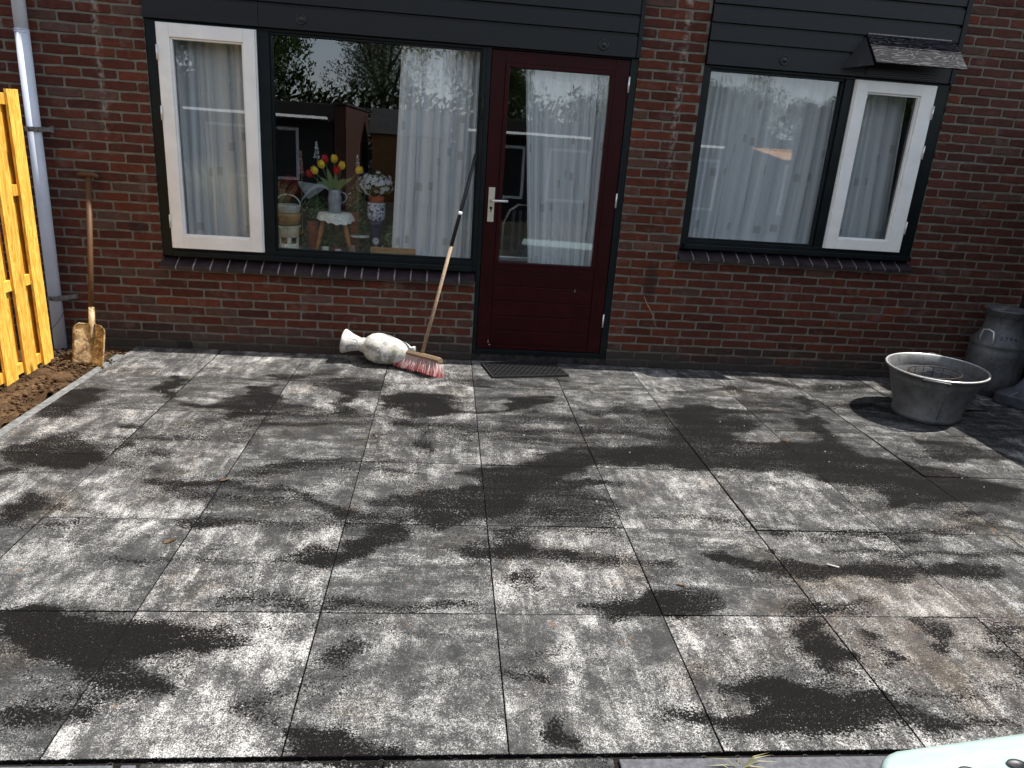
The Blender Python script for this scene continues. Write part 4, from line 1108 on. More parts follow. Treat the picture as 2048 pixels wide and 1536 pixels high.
# ------------------------------------------------------------------ broom
t = thing('broom', 'yard broom with red and white bristles leaning on the door frame', 'broom', (-0.375, -0.39, 0.0))
u = Vector((0.80, -0.60, 0)); n = Vector((-0.60, -0.80, 0)); z = Vector((0, 0, 1))
tilt = Matrix.Rotation(math.radians(-20), 3, u)
bn, bz = tilt @ n, tilt @ z
BC = Vector((-0.362, -0.335, 0.102))
def fr(a, c, e): return BC + u * a + bn * c + bz * e
b = B()
sec = [(-0.030, 0.0), (-0.034, 0.012), (-0.024, 0.030), (0.0, 0.036), (0.024, 0.030), (0.034, 0.012), (0.030, 0.0)]
L = 0.166
secs = []
for a, k in ((-L, 0.86), (-L + 0.012, 1.0), (L - 0.012, 1.0), (L, 0.86)):
    secs.append([b.bm.verts.new(fr(a, c * k, e * k)) for c, e in sec])
for A, Bq in zip(secs, secs[1:]):
    for i in range(len(sec)):
        b.bm.faces.new((A[i], A[(i + 1) % len(sec)], Bq[(i + 1) % len(sec)], Bq[i]))
b.bm.faces.new(secs[0]); b.bm.faces.new(secs[-1][::-1])
part(b, 'head', 'broomhead', t, bevel=0.002)
b = B()
for i in range(26):
    for j in range(5):
        for s_ in range(3):
            a = -L + 0.012 + (2 * L - 0.024) * i / 25; c = -0.024 + 0.012 * j
            p0 = fr(a + random.uniform(-0.002, 0.002), c + random.uniform(-0.002, 0.002), 0.002)
            sp = 1.25
            q = fr(a * sp * 0.98 + random.gauss(0, 0.006), c * 1.7 + random.gauss(0, 0.005), -0.098 + random.gauss(0, 0.004))
            q.z = max(q.z, 0.002)
            mid = (p0 + q) / 2 + bn * random.uniform(-0.004, 0.004)
            b.tube([p0, mid, q], [0.0016, 0.0015, 0.0012], 4, cap=False)
tag(part(b, 'bristles', 'bristle', t), kind='stuff')
hb = fr(0.0, 0.0, 0.030); htp = Vector((-0.040, -0.020, 1.470)); dh = htp - hb
b = B(); b.tube([hb - dh * 0.008, hb + dh * 0.25, hb + dh * 0.545], [0.0135, 0.0128, 0.0125], 10); part(b, 'handle', 'oldwood', t)
b = B(); b.tube([hb + dh * 0.545, hb + dh * 0.8, htp], [0.0137, 0.0132, 0.0125], 10); part(b, 'handle_upper', 'black', t)  # upper length of the handle, plain black
b = B(); b.tube([hb + dh * 0.700, hb + dh * 0.716], 0.0140, 10); part(b, 'tape', 'white', t)

# ------------------------------------------------------------------ vase
t = thing('vase', 'weathered white garden vase lying on its side by the broom', 'vase', (-0.68, -0.2, 0.0))
M0, M1 = Vector((-0.918, -0.150, 0.150)), Vector((-0.425, -0.235, 0.088))
ax = (M1 - M0).normalized()
Mx = Matrix.Translation(M0) @ ax.to_track_quat('Z', 'Y').to_matrix().to_4x4()
Lv = (M1 - M0).length
prof = [(0.030, 0.16), (0.042, 0.10), (0.058, 0.04), (0.078, 0.004), (0.084, 0.0), (0.087, 0.006), (0.080, 0.024), (0.064, 0.06), (0.052, 0.10), (0.048, 0.125), (0.053, 0.142), (0.050, 0.152), (0.068, 0.168), (0.092, 0.195), (0.106, 0.235), (0.109, 0.270), (0.103, 0.325), (0.091, 0.385), (0.078, 0.440), (0.066, 0.468), (0.058, 0.478), (0.060, 0.490), (0.066, 0.500), (0.067, 0.510), (0.060, 0.512), (0.001, 0.506)]
b = B(); b.lathe(prof, 48, Mx, cap0=True, jitter=0.006); part(b, 'body', 'vase', t)

# ------------------------------------------------------------------ zinc tub and the wire basket in it
t = thing('zinc_tub', 'oval galvanised wash tub standing half in sun on the patio', 'tub', (3.07, -0.83, 0.004))
OV = Matrix.Translation((3.07, -0.83, 0.006)) @ Matrix.Rotation(math.radians(48), 4, 'Z') @ Matrix.Diagonal((1.20, 1.0, 1.0, 1.0))
HT_ = 0.325
pr = [(0.001, 0.022), (0.190, 0.022), (0.196, 0.030), (0.232, 0.14), (0.238, 0.165), (0.236, 0.172), (0.262, 0.250), (0.268, 0.262), (0.266, 0.270), (0.296, HT_ - 0.004), (0.301, HT_ + 0.003), (0.308, HT_ + 0.004), (0.312, HT_ - 0.002), (0.309, HT_ - 0.008), (0.303, HT_ - 0.009), (0.276, 0.272), (0.279, 0.266), (0.274, 0.256), (0.244, 0.165), (0.208, 0.035), (0.214, 0.030), (0.212, 0.0), (0.196, 0.0)]
b = B(); b.lathe(pr, 72, OV); part(b, 'body', 'zinc', t)
def ov(a, r, z): return OV @ Vector((r * math.cos(a), r * math.sin(a), z))
b = B(); b.tube([ov(-2.68, 0.2065, 0.032), ov(-2.68, 0.244, 0.16), ov(-2.68, 0.277, 0.262)], 0.0026, 6); part(b, 'seam', 'zinc', t)
b = B(); b.tube([ov(2 * math.pi * k / 72, 0.3055, HT_ + 0.001) for k in range(73)], 0.0068, 8, cap=False); part(b, 'rim', 'bright', t)
for a0 in (math.radians(-48 - 122), math.radians(-48 + 62)):
    b = B()
    b.tube([ov(a0 - 0.24, 0.296, HT_ - 0.03)] + [ov(a0 - 0.24 + 0.48 * k / 8, 0.312 + 0.030 * math.sin(math.pi * k / 8), HT_ - 0.012 + 0.012 * math.sin(math.pi * k / 8)) for k in range(9)] + [ov(a0 + 0.24, 0.296, HT_ - 0.03)], 0.0065, 8)
    part(b, 'handle', 'zinc', t)
t2 = thing('wire_basket', 'rusty oval wire basket lying inside the zinc tub', 'basket', (3.06, -0.84, 0.03))
MB = Matrix.Translation((3.062, -0.835, 0.0)) @ Matrix.Rotation(math.radians(22), 4, 'Z') @ Matrix.Diagonal((1.35, 1.0, 1.0, 1.0))
def wb(a, r, z): return MB @ Vector((r * math.cos(a), r * math.sin(a), z))
b = B()
for r, z_ in ((0.142, 0.298), (0.139, 0.258), (0.130, 0.212), (0.11, 0.035)):
    b.tube([wb(2 * math.pi * k / 40, r, z_) for k in range(41)], 0.0036 if z_ > 0.2 else 0.0040, 6, cap=False)
for k in range(16):
    a = 2 * math.pi * k / 16
    b.tube([wb(a, 0.144, 0.301), wb(a, 0.139, 0.258), wb(a, 0.130, 0.212), wb(a, 0.11, 0.035)], 0.0028, 5)
for k in range(-3, 4):
    c = 0.11 * math.sqrt(1 - (k / 4) ** 2)
    b.tube([MB @ Vector((k * 0.025, -c, 0.035)), MB @ Vector((k * 0.025, c, 0.035))], 0.002, 5)
part(b, 'wire_cage', 'wire', t2)

# ------------------------------------------------------------------ milk churn with its number
t = thing('milk_churn', 'old grey metal milk churn with lid standing in shade by the wall', 'milk churn', (3.935, -0.262, 0.004))
CM = Matrix.Translation((3.935, -0.262, 0.004))
pr = [(0.150, 0.0), (0.166, 0.0), (0.168, 0.018), (0.172, 0.024), (0.188, 0.05), (0.191, 0.14), (0.190, 0.30), (0.192, 0.335), (0.189, 0.34), (0.190, 0.372), (0.194, 0.380), (0.186, 0.392), (0.150, 0.455), (0.136, 0.485), (0.131, 0.52), (0.131, 0.585), (0.137, 0.590), (0.139, 0.600)]
b = B(); b.lathe(pr, 56, CM, cap0=True); part(b, 'body', 'churn', t)
b = B(); b.lathe([(0.134, 0.588), (0.1435, 0.592), (0.1445, 0.622), (0.152, 0.626), (0.154, 0.637), (0.147, 0.642), (0.118, 0.638), (0.108, 0.620), (0.06, 0.616), (0.001, 0.616)], 56, CM, cap0=True); part(b, 'lid', 'churn', t)
for a in (math.radians(205), math.radians(25)):
    dx, dy = math.cos(a), math.sin(a); tx, ty = -dy, dx
    def hpnt(r, s, z_): return (3.935 + dx * r + tx * s, -0.262 + dy * r + ty * s, z_)
    b = B(); b.tube([hpnt(0.180, -0.045, 0.395), hpnt(0.196, -0.047, 0.44), hpnt(0.196, -0.036, 0.492), hpnt(0.194, 0.0, 0.500), hpnt(0.192, 0.036, 0.488), hpnt(0.192, 0.047, 0.43), hpnt(0.180, 0.045, 0.385)], 0.0065, 8)
    part(b, 'handle', 'bright' if a > 3 else 'churn', t)
for k, chn in enumerate('2794'):
    cu = bpy.data.curves.new('digit', 'FONT'); cu.body = chn; cu.size = 0.040; cu.extrude = 0.0012; cu.align_x = 'CENTER'
    tmp = bpy.data.objects.new('digit', cu); COL.objects.link(tmp)
    me = bpy.data.meshes.new_from_object(tmp.evaluated_get(bpy.context.evaluated_depsgraph_get()))
    bpy.data.objects.remove(tmp)
    a = math.radians(-127 + k * 11)
    z_ = 0.430; r_ = 0.1650
    slope = math.atan2(0.036, 0.063)
    me.transform(Matrix.Rotation(a + math.pi / 2, 4, 'Z') @ Matrix.Translation((0, -r_, z_)) @ Matrix.Rotation(math.pi / 2 - slope, 4, 'X'))
    link('digit', me, 'digits', t)

# ------------------------------------------------------------------ dark grey plastic foot at the right edge
t = thing('parasol_foot', 'dark grey plastic parasol foot at the shaded right edge', 'parasol foot', (4.12, -0.62, 0.0))
b = B()
r0 = [(-0.20, -0.20), (0.20, -0.20), (0.20, 0.20), (-0.20, 0.20)]
Mr = Matrix.Translation((4.06, -0.60, 0.0)) @ Matrix.Rotation(math.radians(28), 4, 'Z')
lv = []
for s_, z_ in ((1.0, 0.004), (1.03, 0.02), (1.03, 0.075), (0.97, 0.090), (0.62, 0.13), (0.30, 0.26), (0.24, 0.27)):
    ring_v = []
    for i, (x_, y_) in enumerate(r0):
        for k in range(5):
            a = math.pi * (1.0 + 0.5 * i) + math.pi / 2 * k / 4
            ring_v.append(b.bm.verts.new(Mr @ Vector((s_ * (x_ - 0.04 * np.sign(x_) + 0.04 * math.cos(a)), s_ * (y_ - 0.04 * np.sign(y_) + 0.04 * math.sin(a)), z_))))
    lv.append(ring_v)
for A, Bq in zip(lv, lv[1:]):
    for i in range(20): b.bm.faces.new((A[i], A[(i + 1) % 20], Bq[(i + 1) % 20], Bq[i]))
b.bm.faces.new(lv[0][::-1]); b.bm.faces.new(lv[-1])
part(b, 'foot', 'greyplastic', t, bevel=0.003)
b = B(); b.tube([(4.06, -0.60, 0.26), (4.06, -0.60, 0.36)], 0.028, 16); part(b, 'tube', 'greyplastic', t)

# ------------------------------------------------------------------ rubber doormat
t = thing('doormat', 'black open ring rubber doormat lying askew below the red door', 'doormat', (0.38, -0.21, 0.0))
t.rotation_euler = (0, 0, math.radians(11.5))
b = B()
w, d_ = 0.565, 0.335
b.box(-w / 2, w / 2, -d_ / 2, -d_ / 2 + 0.012, 0.001, 0.017); b.box(-w / 2, w / 2, d_ / 2 - 0.012, d_ / 2, 0.001, 0.017)
b.box(-w / 2, -w / 2 + 0.012, -d_ / 2 + 0.012, d_ / 2 - 0.012, 0.001, 0.0168); b.box(w / 2 - 0.012, w / 2, -d_ / 2 + 0.012, d_ / 2 - 0.012, 0.001, 0.0168)
ny = 11
for j in range(1, ny):
    yy = -d_ / 2 + d_ * j / ny
    b.box(-w / 2 + 0.012, w / 2 - 0.012, yy - 0.0035, yy + 0.0035, 0.002, 0.0160)
for j in range(ny):
    yy = -d_ / 2 + d_ * (j + 0.5) / ny
    for i in range(14):
        xx = -w / 2 + 0.028 + i * 0.0385 + (0.019 if j % 2 else 0)
        if abs(xx) < w / 2 - 0.014: b.box(xx - 0.004, xx + 0.004, yy - d_ / ny / 2 + 0.0035, yy + d_ / ny / 2 - 0.0035, 0.002, 0.0165)
b.obj('mat', 'rubber', t)

# ------------------------------------------------------------------ pale green lid near the camera
t = thing('plastic_crate', 'pale green plastic crate with rounded corner at the front of the patio', 'crate', (1.18, -4.35, 0.0))
zt = 0.34
cor = Vector((0.735, -4.050))
ang = math.radians(8)
ex, ey = Vector((math.cos(ang), math.sin(ang))), Vector((math.sin(ang), -math.cos(ang)))
def outline(off, rc, wx=0.95, wy=0.6):
    pts = []
    for sx, sy in ((0, 0), (1, 0), (1, 1), (0, 1)):
        cx_ = rc if sx == 0 else wx - rc; cy_ = rc if sy == 0 else wy - rc
        a0 = {(0, 0): math.pi, (1, 0): 1.5 * math.pi, (1, 1): 0, (0, 1): 0.5 * math.pi}[(sx, sy)]
        for k in range(7):
            a = a0 + math.pi / 2 * k / 6
            px_, py_ = cx_ + (rc + off) * math.cos(a), cy_ + (rc + off) * math.sin(a)
            if (sx, sy) in ((0, 0), (1, 0)): py_ += -0.03 * math.sin(math.pi * min(max(px_ / wx, 0), 1))
            pts.append(cor + ex * px_ + ey * py_)
    return pts
b = B(); rings = []
for off, z_, rc in ((-0.03, -0.08, 0.085), (-0.012, zt - 0.06, 0.085), (-0.010, zt - 0.05, 0.085), (0.0, zt - 0.048, 0.085), (0.0, zt - 0.012, 0.085), (-0.006, zt - 0.002, 0.085), (-0.016, zt, 0.085), (-0.050, zt - 0.001, 0.085)):
    rings.append([b.bm.verts.new((p.x, p.y, z_)) for p in outline(off, rc)])
for A, Bq in zip(rings, rings[1:]):
    for i in range(len(A)):
        f = b.bm.faces.new((A[i], A[(i + 1) % len(A)], Bq[(i + 1) % len(A)], Bq[i])); f.smooth = True
b.bm.faces.new(rings[-1]); b.bm.faces.new(rings[0][::-1])
part(b, 'shell', 'palegreen', t)
for hx, hy in ((0.20, 0.075), (0.085, 0.088), (0.33, 0.075)):
    c_ = cor + ex * hx + ey * hy
    b = B(); b.lathe([(0.001, 0.0), (0.014, 0.0), (0.017, 0.003)], 16, Matrix.Translation((c_.x, c_.y, zt + 0.0005)) @ Matrix.Diagonal((1.3, 0.8, 1, 1)))
    part(b, 'grip_hole', 'black', t)

# ------------------------------------------------------------------ loose bits on the slabs
def dead_leaf(x, y, s, rz, label, mat='deadleaf'):
    b = B()
    pts = [(-0.5, 0, 0), (-0.2, 0.22, 0.10), (0.15, 0.24, 0.06), (0.5, 0.02, 0.16), (0.15, -0.20, 0.12), (-0.2, -0.18, 0.04)]
    vs_ = [b.bm.verts.new((p[0] * s, p[1] * s, 0.004 + p[2] * s)) for p in pts]; c_ = b.bm.verts.new((0, 0, 0.004))
    for i in range(6): b.bm.faces.new((vs_[i], vs_[(i + 1) % 6], c_))
    o = b.obj('dry_leaf', mat); o.location = (x, y, 0); o.rotation_euler = (0, 0, rz)
    return tag(o, label, 'leaf', 'dry leaves blown onto the patio')
dead_leaf(-1.246, -2.645, 0.055, 0.6, 'curled brown dry leaf lying left of centre on a pale slab')
dead_leaf(-1.191, -2.103, 0.05, 0.2, 'pale crumpled dry leaf beside the thin curving sand streak')
dead_leaf(0.724, -2.897, 0.04, 2.8, 'small red brown dry leaf on the dusty middle slab')
b = B(); b.box(-0.024, 0.024, -0.004, 0.004, 0.003, 0.008); o = b.obj('wood_chip', 'lime', bevel=0.001); o.location = (1.409, -2.752, 0); o.rotation_euler = (0, 0, -0.5)
tag(o, 'pale splinter of wood lying in the dark sand band', 'wood chip')
b = B()
for i in range(90):
    x, y = random.uniform(-2.3, 3.0), random.uniform(-3.65, -0.2)
    if sand_at(np.array([x]), np.array([y]))[0] > 0.4 or random.random() < 0.25: b.sphere((x, y, 0.003), random.uniform(0.002, 0.0055), 1, (1, 0.8, 0.7))
tag(b.obj('grit', 'lime'), kind='stuff')
t = thing('grass_tuft', 'dry wispy grass tuft growing in the joint at the front edge', 'grass tuft', (0.63, -3.745, -0.02))
b = B()
for i in range(11):
    a = random.uniform(-0.4, 3.4); L_ = random.uniform(0.04, 0.12)
    p0 = Vector((random.uniform(-0.015, 0.015), 0, 0)); dv = Vector((math.cos(a) * 0.75, math.sin(a) * 0.35, random.uniform(0.35, 0.9)))
    p1 = p0 + dv * L_ * 0.6; p2 = p0 + dv * L_ + Vector((dv.x * L_ * 0.4, 0, -L_ * 0.25)); wv = Vector((-dv.y, dv.x, 0)).normalized() * 0.0022
    A = [b.bm.verts.new(p) for p in (p0 - wv, p0 + wv, p1 + wv * 0.8, p2, p1 - wv * 0.8)]
    b.bm.faces.new(A)
b.obj('blades', 'strawleaf', t)

# ------------------------------------------------------------------ curtains
def curtain(name_label, cat, top, bot, z0, z1, y, pleats, amp, seed, tie=0.0):
    """pleated net: top and bottom edges may differ, folds wander and never repeat"""
    r = np.random.default_rng(seed)
    nu, nv = pleats * 14, 22
    U_ = np.linspace(0, 1, nu + 1)
    w = r.uniform(0.6, 1.4, pleats); w = np.cumsum(w) / w.sum(); w = np.insert(w, 0, 0)
    ph = np.interp(U_, w, np.arange(pleats + 1))
    am = np.interp(U_, np.linspace(0, 1, pleats + 1), r.uniform(0.55, 1.25, pleats + 1))
    V, UV, FO = [], [], []
    for j in range(nv + 1):
        v = j / nv
        xa, xb = bot[0] + (top[0] - bot[0]) * v, bot[1] + (top[1] - bot[1]) * v
        if tie: xa += tie * math.sin(math.pi * v) ** 2
        drift = 0.10 * np.sin(2.2 * v + np.floor(ph) * 1.7)
        fq = (ph + drift) % 1.0
        k = amp * am * (0.7 + 0.4 * (1 - v))
        saw = np.where(fq < 0.86, fq / 0.86, 1 - (fq - 0.86) / 0.14)     # a broad flat face, then a tight return
        fold = -k * (saw - 0.5) + 0.25 * k * np.sin(2 * np.pi * fq * 2 + np.floor(ph))
        lean = -0.35 * k * np.where(fq < 0.86, 0, np.sin((fq - 0.86) / 0.14 * np.pi))
        s_ = 1 - 2 * np.abs(saw - 0.5) * 1.6
        for i in range(nu + 1):
            V.append((xa + (xb - xa) * U_[i] + lean[i], y + fold[i], z0 + (z1 - z0) * v))
            UV.append((ph[i] * 0.16, v * (z1 - z0))); FO.append(0.5 + 0.5 * s_[i])
    F = [(j * (nu + 1) + i, j * (nu + 1) + i + 1, (j + 1) * (nu + 1) + i + 1, (j + 1) * (nu + 1) + i) for j in range(nv) for i in range(nu)]
    me = bpy.data.meshes.new('curtain'); me.from_pydata(V, [], F); me.update()
    uvl = me.uv_layers.new(name='UVMap')
    uvl.data.foreach_set('uv', np.array([UV[l.vertex_index] for l in me.loops], np.float32).ravel())
    at = me.attributes.new('fold', 'FLOAT', 'POINT'); at.data.foreach_set('value', np.array(FO, np.float32))
    o = link('curtain', me, 'curtain', smooth=True)
    return tag(o, name_label, cat, 'white net curtains behind the windows')
curtain('grey white net curtain filling the tall casement left of the still life', 'curtain', (-2.10, -1.50), (-2.10, -1.50), 0.72, 2.145, 0.165, 6, 0.032, 1)
curtain('white net curtain drawn aside behind the broom handle', 'curtain', (-0.565, -0.015), (-0.615, -0.02), 0.71, 2.145, 0.17, 7, 0.032, 2)
curtain('white net curtain behind the glass of the red door', 'curtain', (0.275, 0.88), (0.395, 0.88), 0.62, 2.055, 0.13, 9, 0.024, 3)
curtain('left half of the wide net curtain in the right window', 'curtain', (1.50, 2.12), (1.50, 2.06), 0.945, 2.145, 0.17, 7, 0.032, 4)
curtain('right half of the wide net curtain, beside the small white casement', 'curtain', (2.10, 2.54), (2.02, 2.54), 0.945, 2.145, 0.20, 4, 0.032, 5)
curtain('net curtain hanging in the small white casement under the hood', 'curtain', (2.62, 3.06), (2.62, 3.13), 0.945, 2.145, 0.19, 5, 0.030, 6)

# ------------------------------------------------------------------ still life on the window board
SB = 0.705
def at_y(t): return t.location.y
t = thing('enamel_pot', 'cream enamel pot with cut out foot at the left of the window', 'pot', (-1.365, 0.25, SB))
b = B()
Mt = Matrix.Translation((-1.365, 0.25, SB))
b.lathe([(0.070, 0.0), (0.076, 0.0), (0.076, 0.055), (0.072, 0.058)], 28, Mt, cap0=True)
for k in range(6):
    a = k * math.pi / 3 + 0.3
    b.box(-0.014, 0.014, -0.004, 0.004, 0.055, 0.105, Mt @ Matrix.Rotation(a, 4, 'Z') @ Matrix.Translation((0, -0.073, 0)))
b.lathe([(0.074, 0.104), (0.079, 0.104), (0.079, 0.165), (0.092, 0.176), (0.095, 0.182), (0.090, 0.184), (0.076, 0.172), (0.001, 0.168)], 28, Mt)
part(b, 'body', 'cream', t)
t = thing('gilt_bowl', 'dark gilt bowl standing on the cream enamel pot', 'bowl', (-1.36, 0.25, 0.890))
b = B(); b.lathe([(0.05, 0.0), (0.075, 0.02), (0.086, 0.06), (0.090, 0.088), (0.083, 0.088), (0.07, 0.03), (0.001, 0.02)], 28, Matrix.Translation((-1.36, 0.25, 0.890)), cap0=True); part(b, 'body', 'plank', t)
t = thing('wicker_basket', 'small white wicker basket with hoop handle on top of the gilt bowl', 'basket', (-1.36, 0.25, 0.98))
b = B()
for k in range(6):
    b.ring((-1.36, 0.25, 0.984 + 0.009 * k), 0.074 + 0.003 * k, 0.0052, 28, 6)
b.lathe([(0.001, 0.0), (0.072, 0.0)], 20, Matrix.Translation((-1.36, 0.25, 0.981)))
part(b, 'weave', 'wicker', t)
b = B(); b.tube([(-1.36 + 0.088 * math.cos(a), 0.25, 1.03 + 0.075 * math.sin(a)) for a in np.linspace(0.05, math.pi - 0.05, 16)], 0.005, 7); part(b, 'handle', 'wicker', t)
b = B(); b.tube([(-1.445, 0.20, 1.03), (-1.452, 0.18, 0.98), (-1.44, 0.17, 0.93), (-1.41, 0.165, 0.885), (-1.39, 0.162, 0.87)], 0.004, 5); b.tube([(-1.40, 0.165, 0.89), (-1.43, 0.162, 0.86)], 0.003, 5); part(b, 'ribbon', 'cream', t)

t = thing('wooden_stool', 'small three legged wooden stool under the lace cloth', 'stool', (-1.03, 0.26, SB))
b = B(); b.lathe([(0.001, 0.27), (0.108, 0.27), (0.112, 0.278), (0.108, 0.290), (0.001, 0.290)], 28, Matrix.Translation((-1.03, 0.26, SB))); part(b, 'seat', 'stoolwood', t)
for a in (math.radians(205), math.radians(-30), math.radians(90)):
    b = B(); d = Vector((math.cos(a), math.sin(a), 0)); c0 = Vector((-1.03, 0.26, SB))
    b.tube([c0 + d * 0.075 + Vector((0, 0, 0.27)), c0 + d * 0.10 + Vector((0, 0, 0.17)), c0 + d * 0.125 + Vector((0, 0, 0.07)), c0 + d * 0.145], [0.013, 0.019, 0.013, 0.010], 10); part(b, 'leg', 'stoolwood', t)
lace = B()
rings = []
for r_, zz in ((0.001, 0.2915), (0.10, 0.2915), (0.118, 0.288), (0.128, 0.262), (0.136, 0.225)):
    rg = []
    for k in range(60):
        a = 2 * math.pi * k / 60
        dr = (0.006 * math.sin(a * 7) if r_ > 0.12 else 0); dz = (0.012 * abs(math.sin(a * 7)) + 0.014 * math.sin(a * 2 + 0.5) if r_ > 0.13 else 0)
        rg.append(lace.bm.verts.new((-1.03 + (r_ + dr) * math.cos(a), 0.26 + (r_ + dr) * math.sin(a), SB + zz + dz)))
    rings.append(rg)
for A, Bq in zip(rings, rings[1:]):
    for i in range(60): lace.bm.faces.new((A[i], A[(i + 1) % 60], Bq[(i + 1) % 60], Bq[i]))
for v in lace.bm.verts: v.co -= Vector((-1.03, 0.26, SB))
o = lace.obj('lace_cloth', 'lace', None, (-1.03, 0.26, SB))
tag(o, 'round white lace cloth with scalloped edge draped over the small stool', 'cloth')
JZ = SB + 0.2935
t = thing('pewter_jug', 'grey pewter jug on the lace cloth holding the tulips', 'jug', (-1.03, 0.26, JZ))
b = B(); b.lathe([(0.040, 0.0), (0.044, 0.002), (0.043, 0.034), (0.045, 0.040), (0.043, 0.045), (0.049, 0.07), (0.050, 0.10), (0.042, 0.135), (0.046, 0.158), (0.043, 0.158), (0.038, 0.135), (0.046, 0.10), (0.001, 0.05)], 30, Matrix.Translation((-1.03, 0.26, JZ)), cap0=True); part(b, 'body', 'pewter', t)
b = B(); b.tube([(-0.985, 0.258, JZ + 0.145), (-0.955, 0.255, JZ + 0.135), (-0.942, 0.253, JZ + 0.11), (-0.955, 0.253, JZ + 0.08), (-0.984, 0.255, JZ + 0.065)], 0.0055, 7); part(b, 'handle', 'pewter', t)
def tulip(x, z_, y_, mat, label, sx=1.0, lean=0.0):
    tt = thing('tulip', label, 'tulip', (-1.03, 0.26, JZ + 0.12))
    h = Vector((x, y_, z_))
    p0 = Vector((-1.03 + (x + 1.03) * 0.10, 0.26, JZ + 0.12))
    mid = p0.lerp(h, 0.5) + Vector(((x + 1.03) * 0.12, 0, 0.02))
    b = B(); b.tube([p0, mid, h], 0.0032, 6); part(b, 'stem', 'potleaf', tt)
    b = B()
    dirv = (h - mid).normalized(); q = dirv.to_track_quat('Z', 'Y').to_matrix().to_4x4()
    for k in range(6):
        a = 2 * math.pi * k / 6 + 0.2
        Mk = Matrix.Translation(h) @ q @ Matrix.Rotation(a, 4, 'Z')
        prof_ = [(0.004, 0.0, 0.006), (0.018, 0.012, 0.014), (0.022, 0.030, 0.016), (0.019, 0.046, 0.011), (0.017, 0.060, 0.002)]
        for (r0_, z0_, w0), (r1_, z1_, w1) in zip(prof_, prof_[1:]):
            k_ = 0.92 if k % 2 else 1.0
            b.bm.faces.new([b.bm.verts.new(Mk @ Vector(v)) for v in ((r0_ * k_, -w0, z0_), (r0_ * k_, w0, z0_), (r1_ * k_, w1, z1_), (r1_ * k_, -w1, z1_))])
    part(b, 'petals', mat, tt)
for x, z_, y_, mt, lb in (
    (-1.145, 1.262, 0.22, 'yellowpetal', 'yellow tulip bending left, lowest yellow one in the jug'),
    (-1.180, 1.238, 0.26, 'redpetal', 'red tulip at the far left of the bunch'),
    (-1.092, 1.335, 0.27, 'redpetal', 'tall red tulip standing highest in the bunch'),
    (-1.035, 1.338, 0.28, 'yellowpetal', 'small pale yellow tulip bud behind the tall red tulip'),
    (-0.982, 1.300, 0.24, 'yellowpetal', 'large open yellow tulip right of the middle'),
    (-1.008, 1.268, 0.21, 'redpetal', 'red tulip tucked in front of the large yellow one'),
    (-0.872, 1.283, 0.23, 'yellowpetal', 'yellow tulip leaning far out to the right'),
    (-1.108, 1.300, 0.24, 'yellowpetal', 'half hidden yellow tulip behind the red tulips')):
    tulip(x, z_, y_, mt, lb)
t = thing('tulip_leaves', 'broad grey green tulip leaves spreading out of the pewter jug', 'leaves', (-1.03, 0.26, JZ + 0.12))
def strap(b, p0, p1, w, bend, n=7):
    p0, p1 = Vector(p0), Vector(p1); d = p1 - p0
    s_ = d.cross(Vector((0, 1, 0))).normalized()
    pts = []
    for i in range(n + 1):
        f = i / n; p = p0 + d * f + Vector((0, -0.01, 1)) * bend * math.sin(math.pi * f); ww = w * math.sin(math.pi * min(0.12 + f * 0.88, 1)) ** 0.7
        pts.append((b.bm.verts.new(p - s_ * ww), b.bm.verts.new(p + s_ * ww)))
    for A, Bq in zip(pts, pts[1:]): b.bm.faces.new((A[0], A[1], Bq[1], Bq[0]))
for x, z_, w, bd in ((-1.12, 1.24, 0.016, 0.01), (-1.075, 1.31, 0.018, 0.0), (-1.01, 1.29, 0.017, 0.0), (-0.90, 1.25, 0.014, 0.015), (-0.95, 1.24, 0.016, 0.02), (-1.15, 1.20, 0.010, 0.03), (-1.27, 1.05, 0.013, 0.09)):
    b = B(); strap(b, (-1.03, 0.25, JZ + 0.13), (x, 0.21, z_), w, bd); part(b, 'leaf', 'pewter' if bd > 0.05 else 'potleaf', t)
t = thing('folded_cloth', 'grey folded cloth with hanging point left of the pewter jug', 'cloth', (-1.2, 0.32, 1.07))
b = B()
A = [(-1.305, 0.33, 1.195), (-1.20, 0.30, 1.188), (-1.085, 0.32, 1.178), (-1.14, 0.28, 1.13), (-1.225, 0.30, 1.075), (-1.27, 0.30, 1.14)]
b.prism(A, (0, 0.012, 0)); part(b, 'drape', 'pewter', t)

def leaf_cloud(b, c, rad, n, s, rr, flat=0.3):
    for i in range(n):
        d = Vector(rr.normal(0, 1, 3)); d.normalize(); k = rr.uniform(0.35, 1) ** 0.6
        p = Vector((c[0] + d.x * rad[0] * k, c[1] + d.y * rad[1] * k, c[2] + d.z * rad[2] * k))
        a = Vector(rr.normal(0, 1, 3)).normalized(); u_ = a.orthogonal().normalized(); w_ = a.cross(u_)
        sz = s * rr.uniform(0.6, 1.3)
        b.bm.faces.new([b.bm.verts.new(p + u_ * sz), b.bm.verts.new(p + w_ * sz * 0.45), b.bm.verts.new(p - u_ * sz), b.bm.verts.new(p - w_ * sz * 0.45)])
rr = np.random.default_rng(5)
t = thing('red_plant', 'red leaved pot plant behind the wicker basket', 'pot plant', (-1.37, 0.42, SB))
b = B(); leaf_cloud(b, (-1.37, 0.40, 1.14), (0.10, 0.08, 0.08), 220, 0.030, rr); part(b, 'foliage', 'redleaf', t)
b = B(); b.lathe([(0.05, 0.0), (0.075, 0.30), (0.07, 0.30), (0.001, 0.28)], 18, Matrix.Translation((-1.37, 0.44, SB)), cap0=True); part(b, 'pot', 'terracotta', t)
t = thing('flowering_plant', 'bushy pot plant with many small white flowers beside the curtain', 'pot plant', (-0.74, 0.33, 1.085))
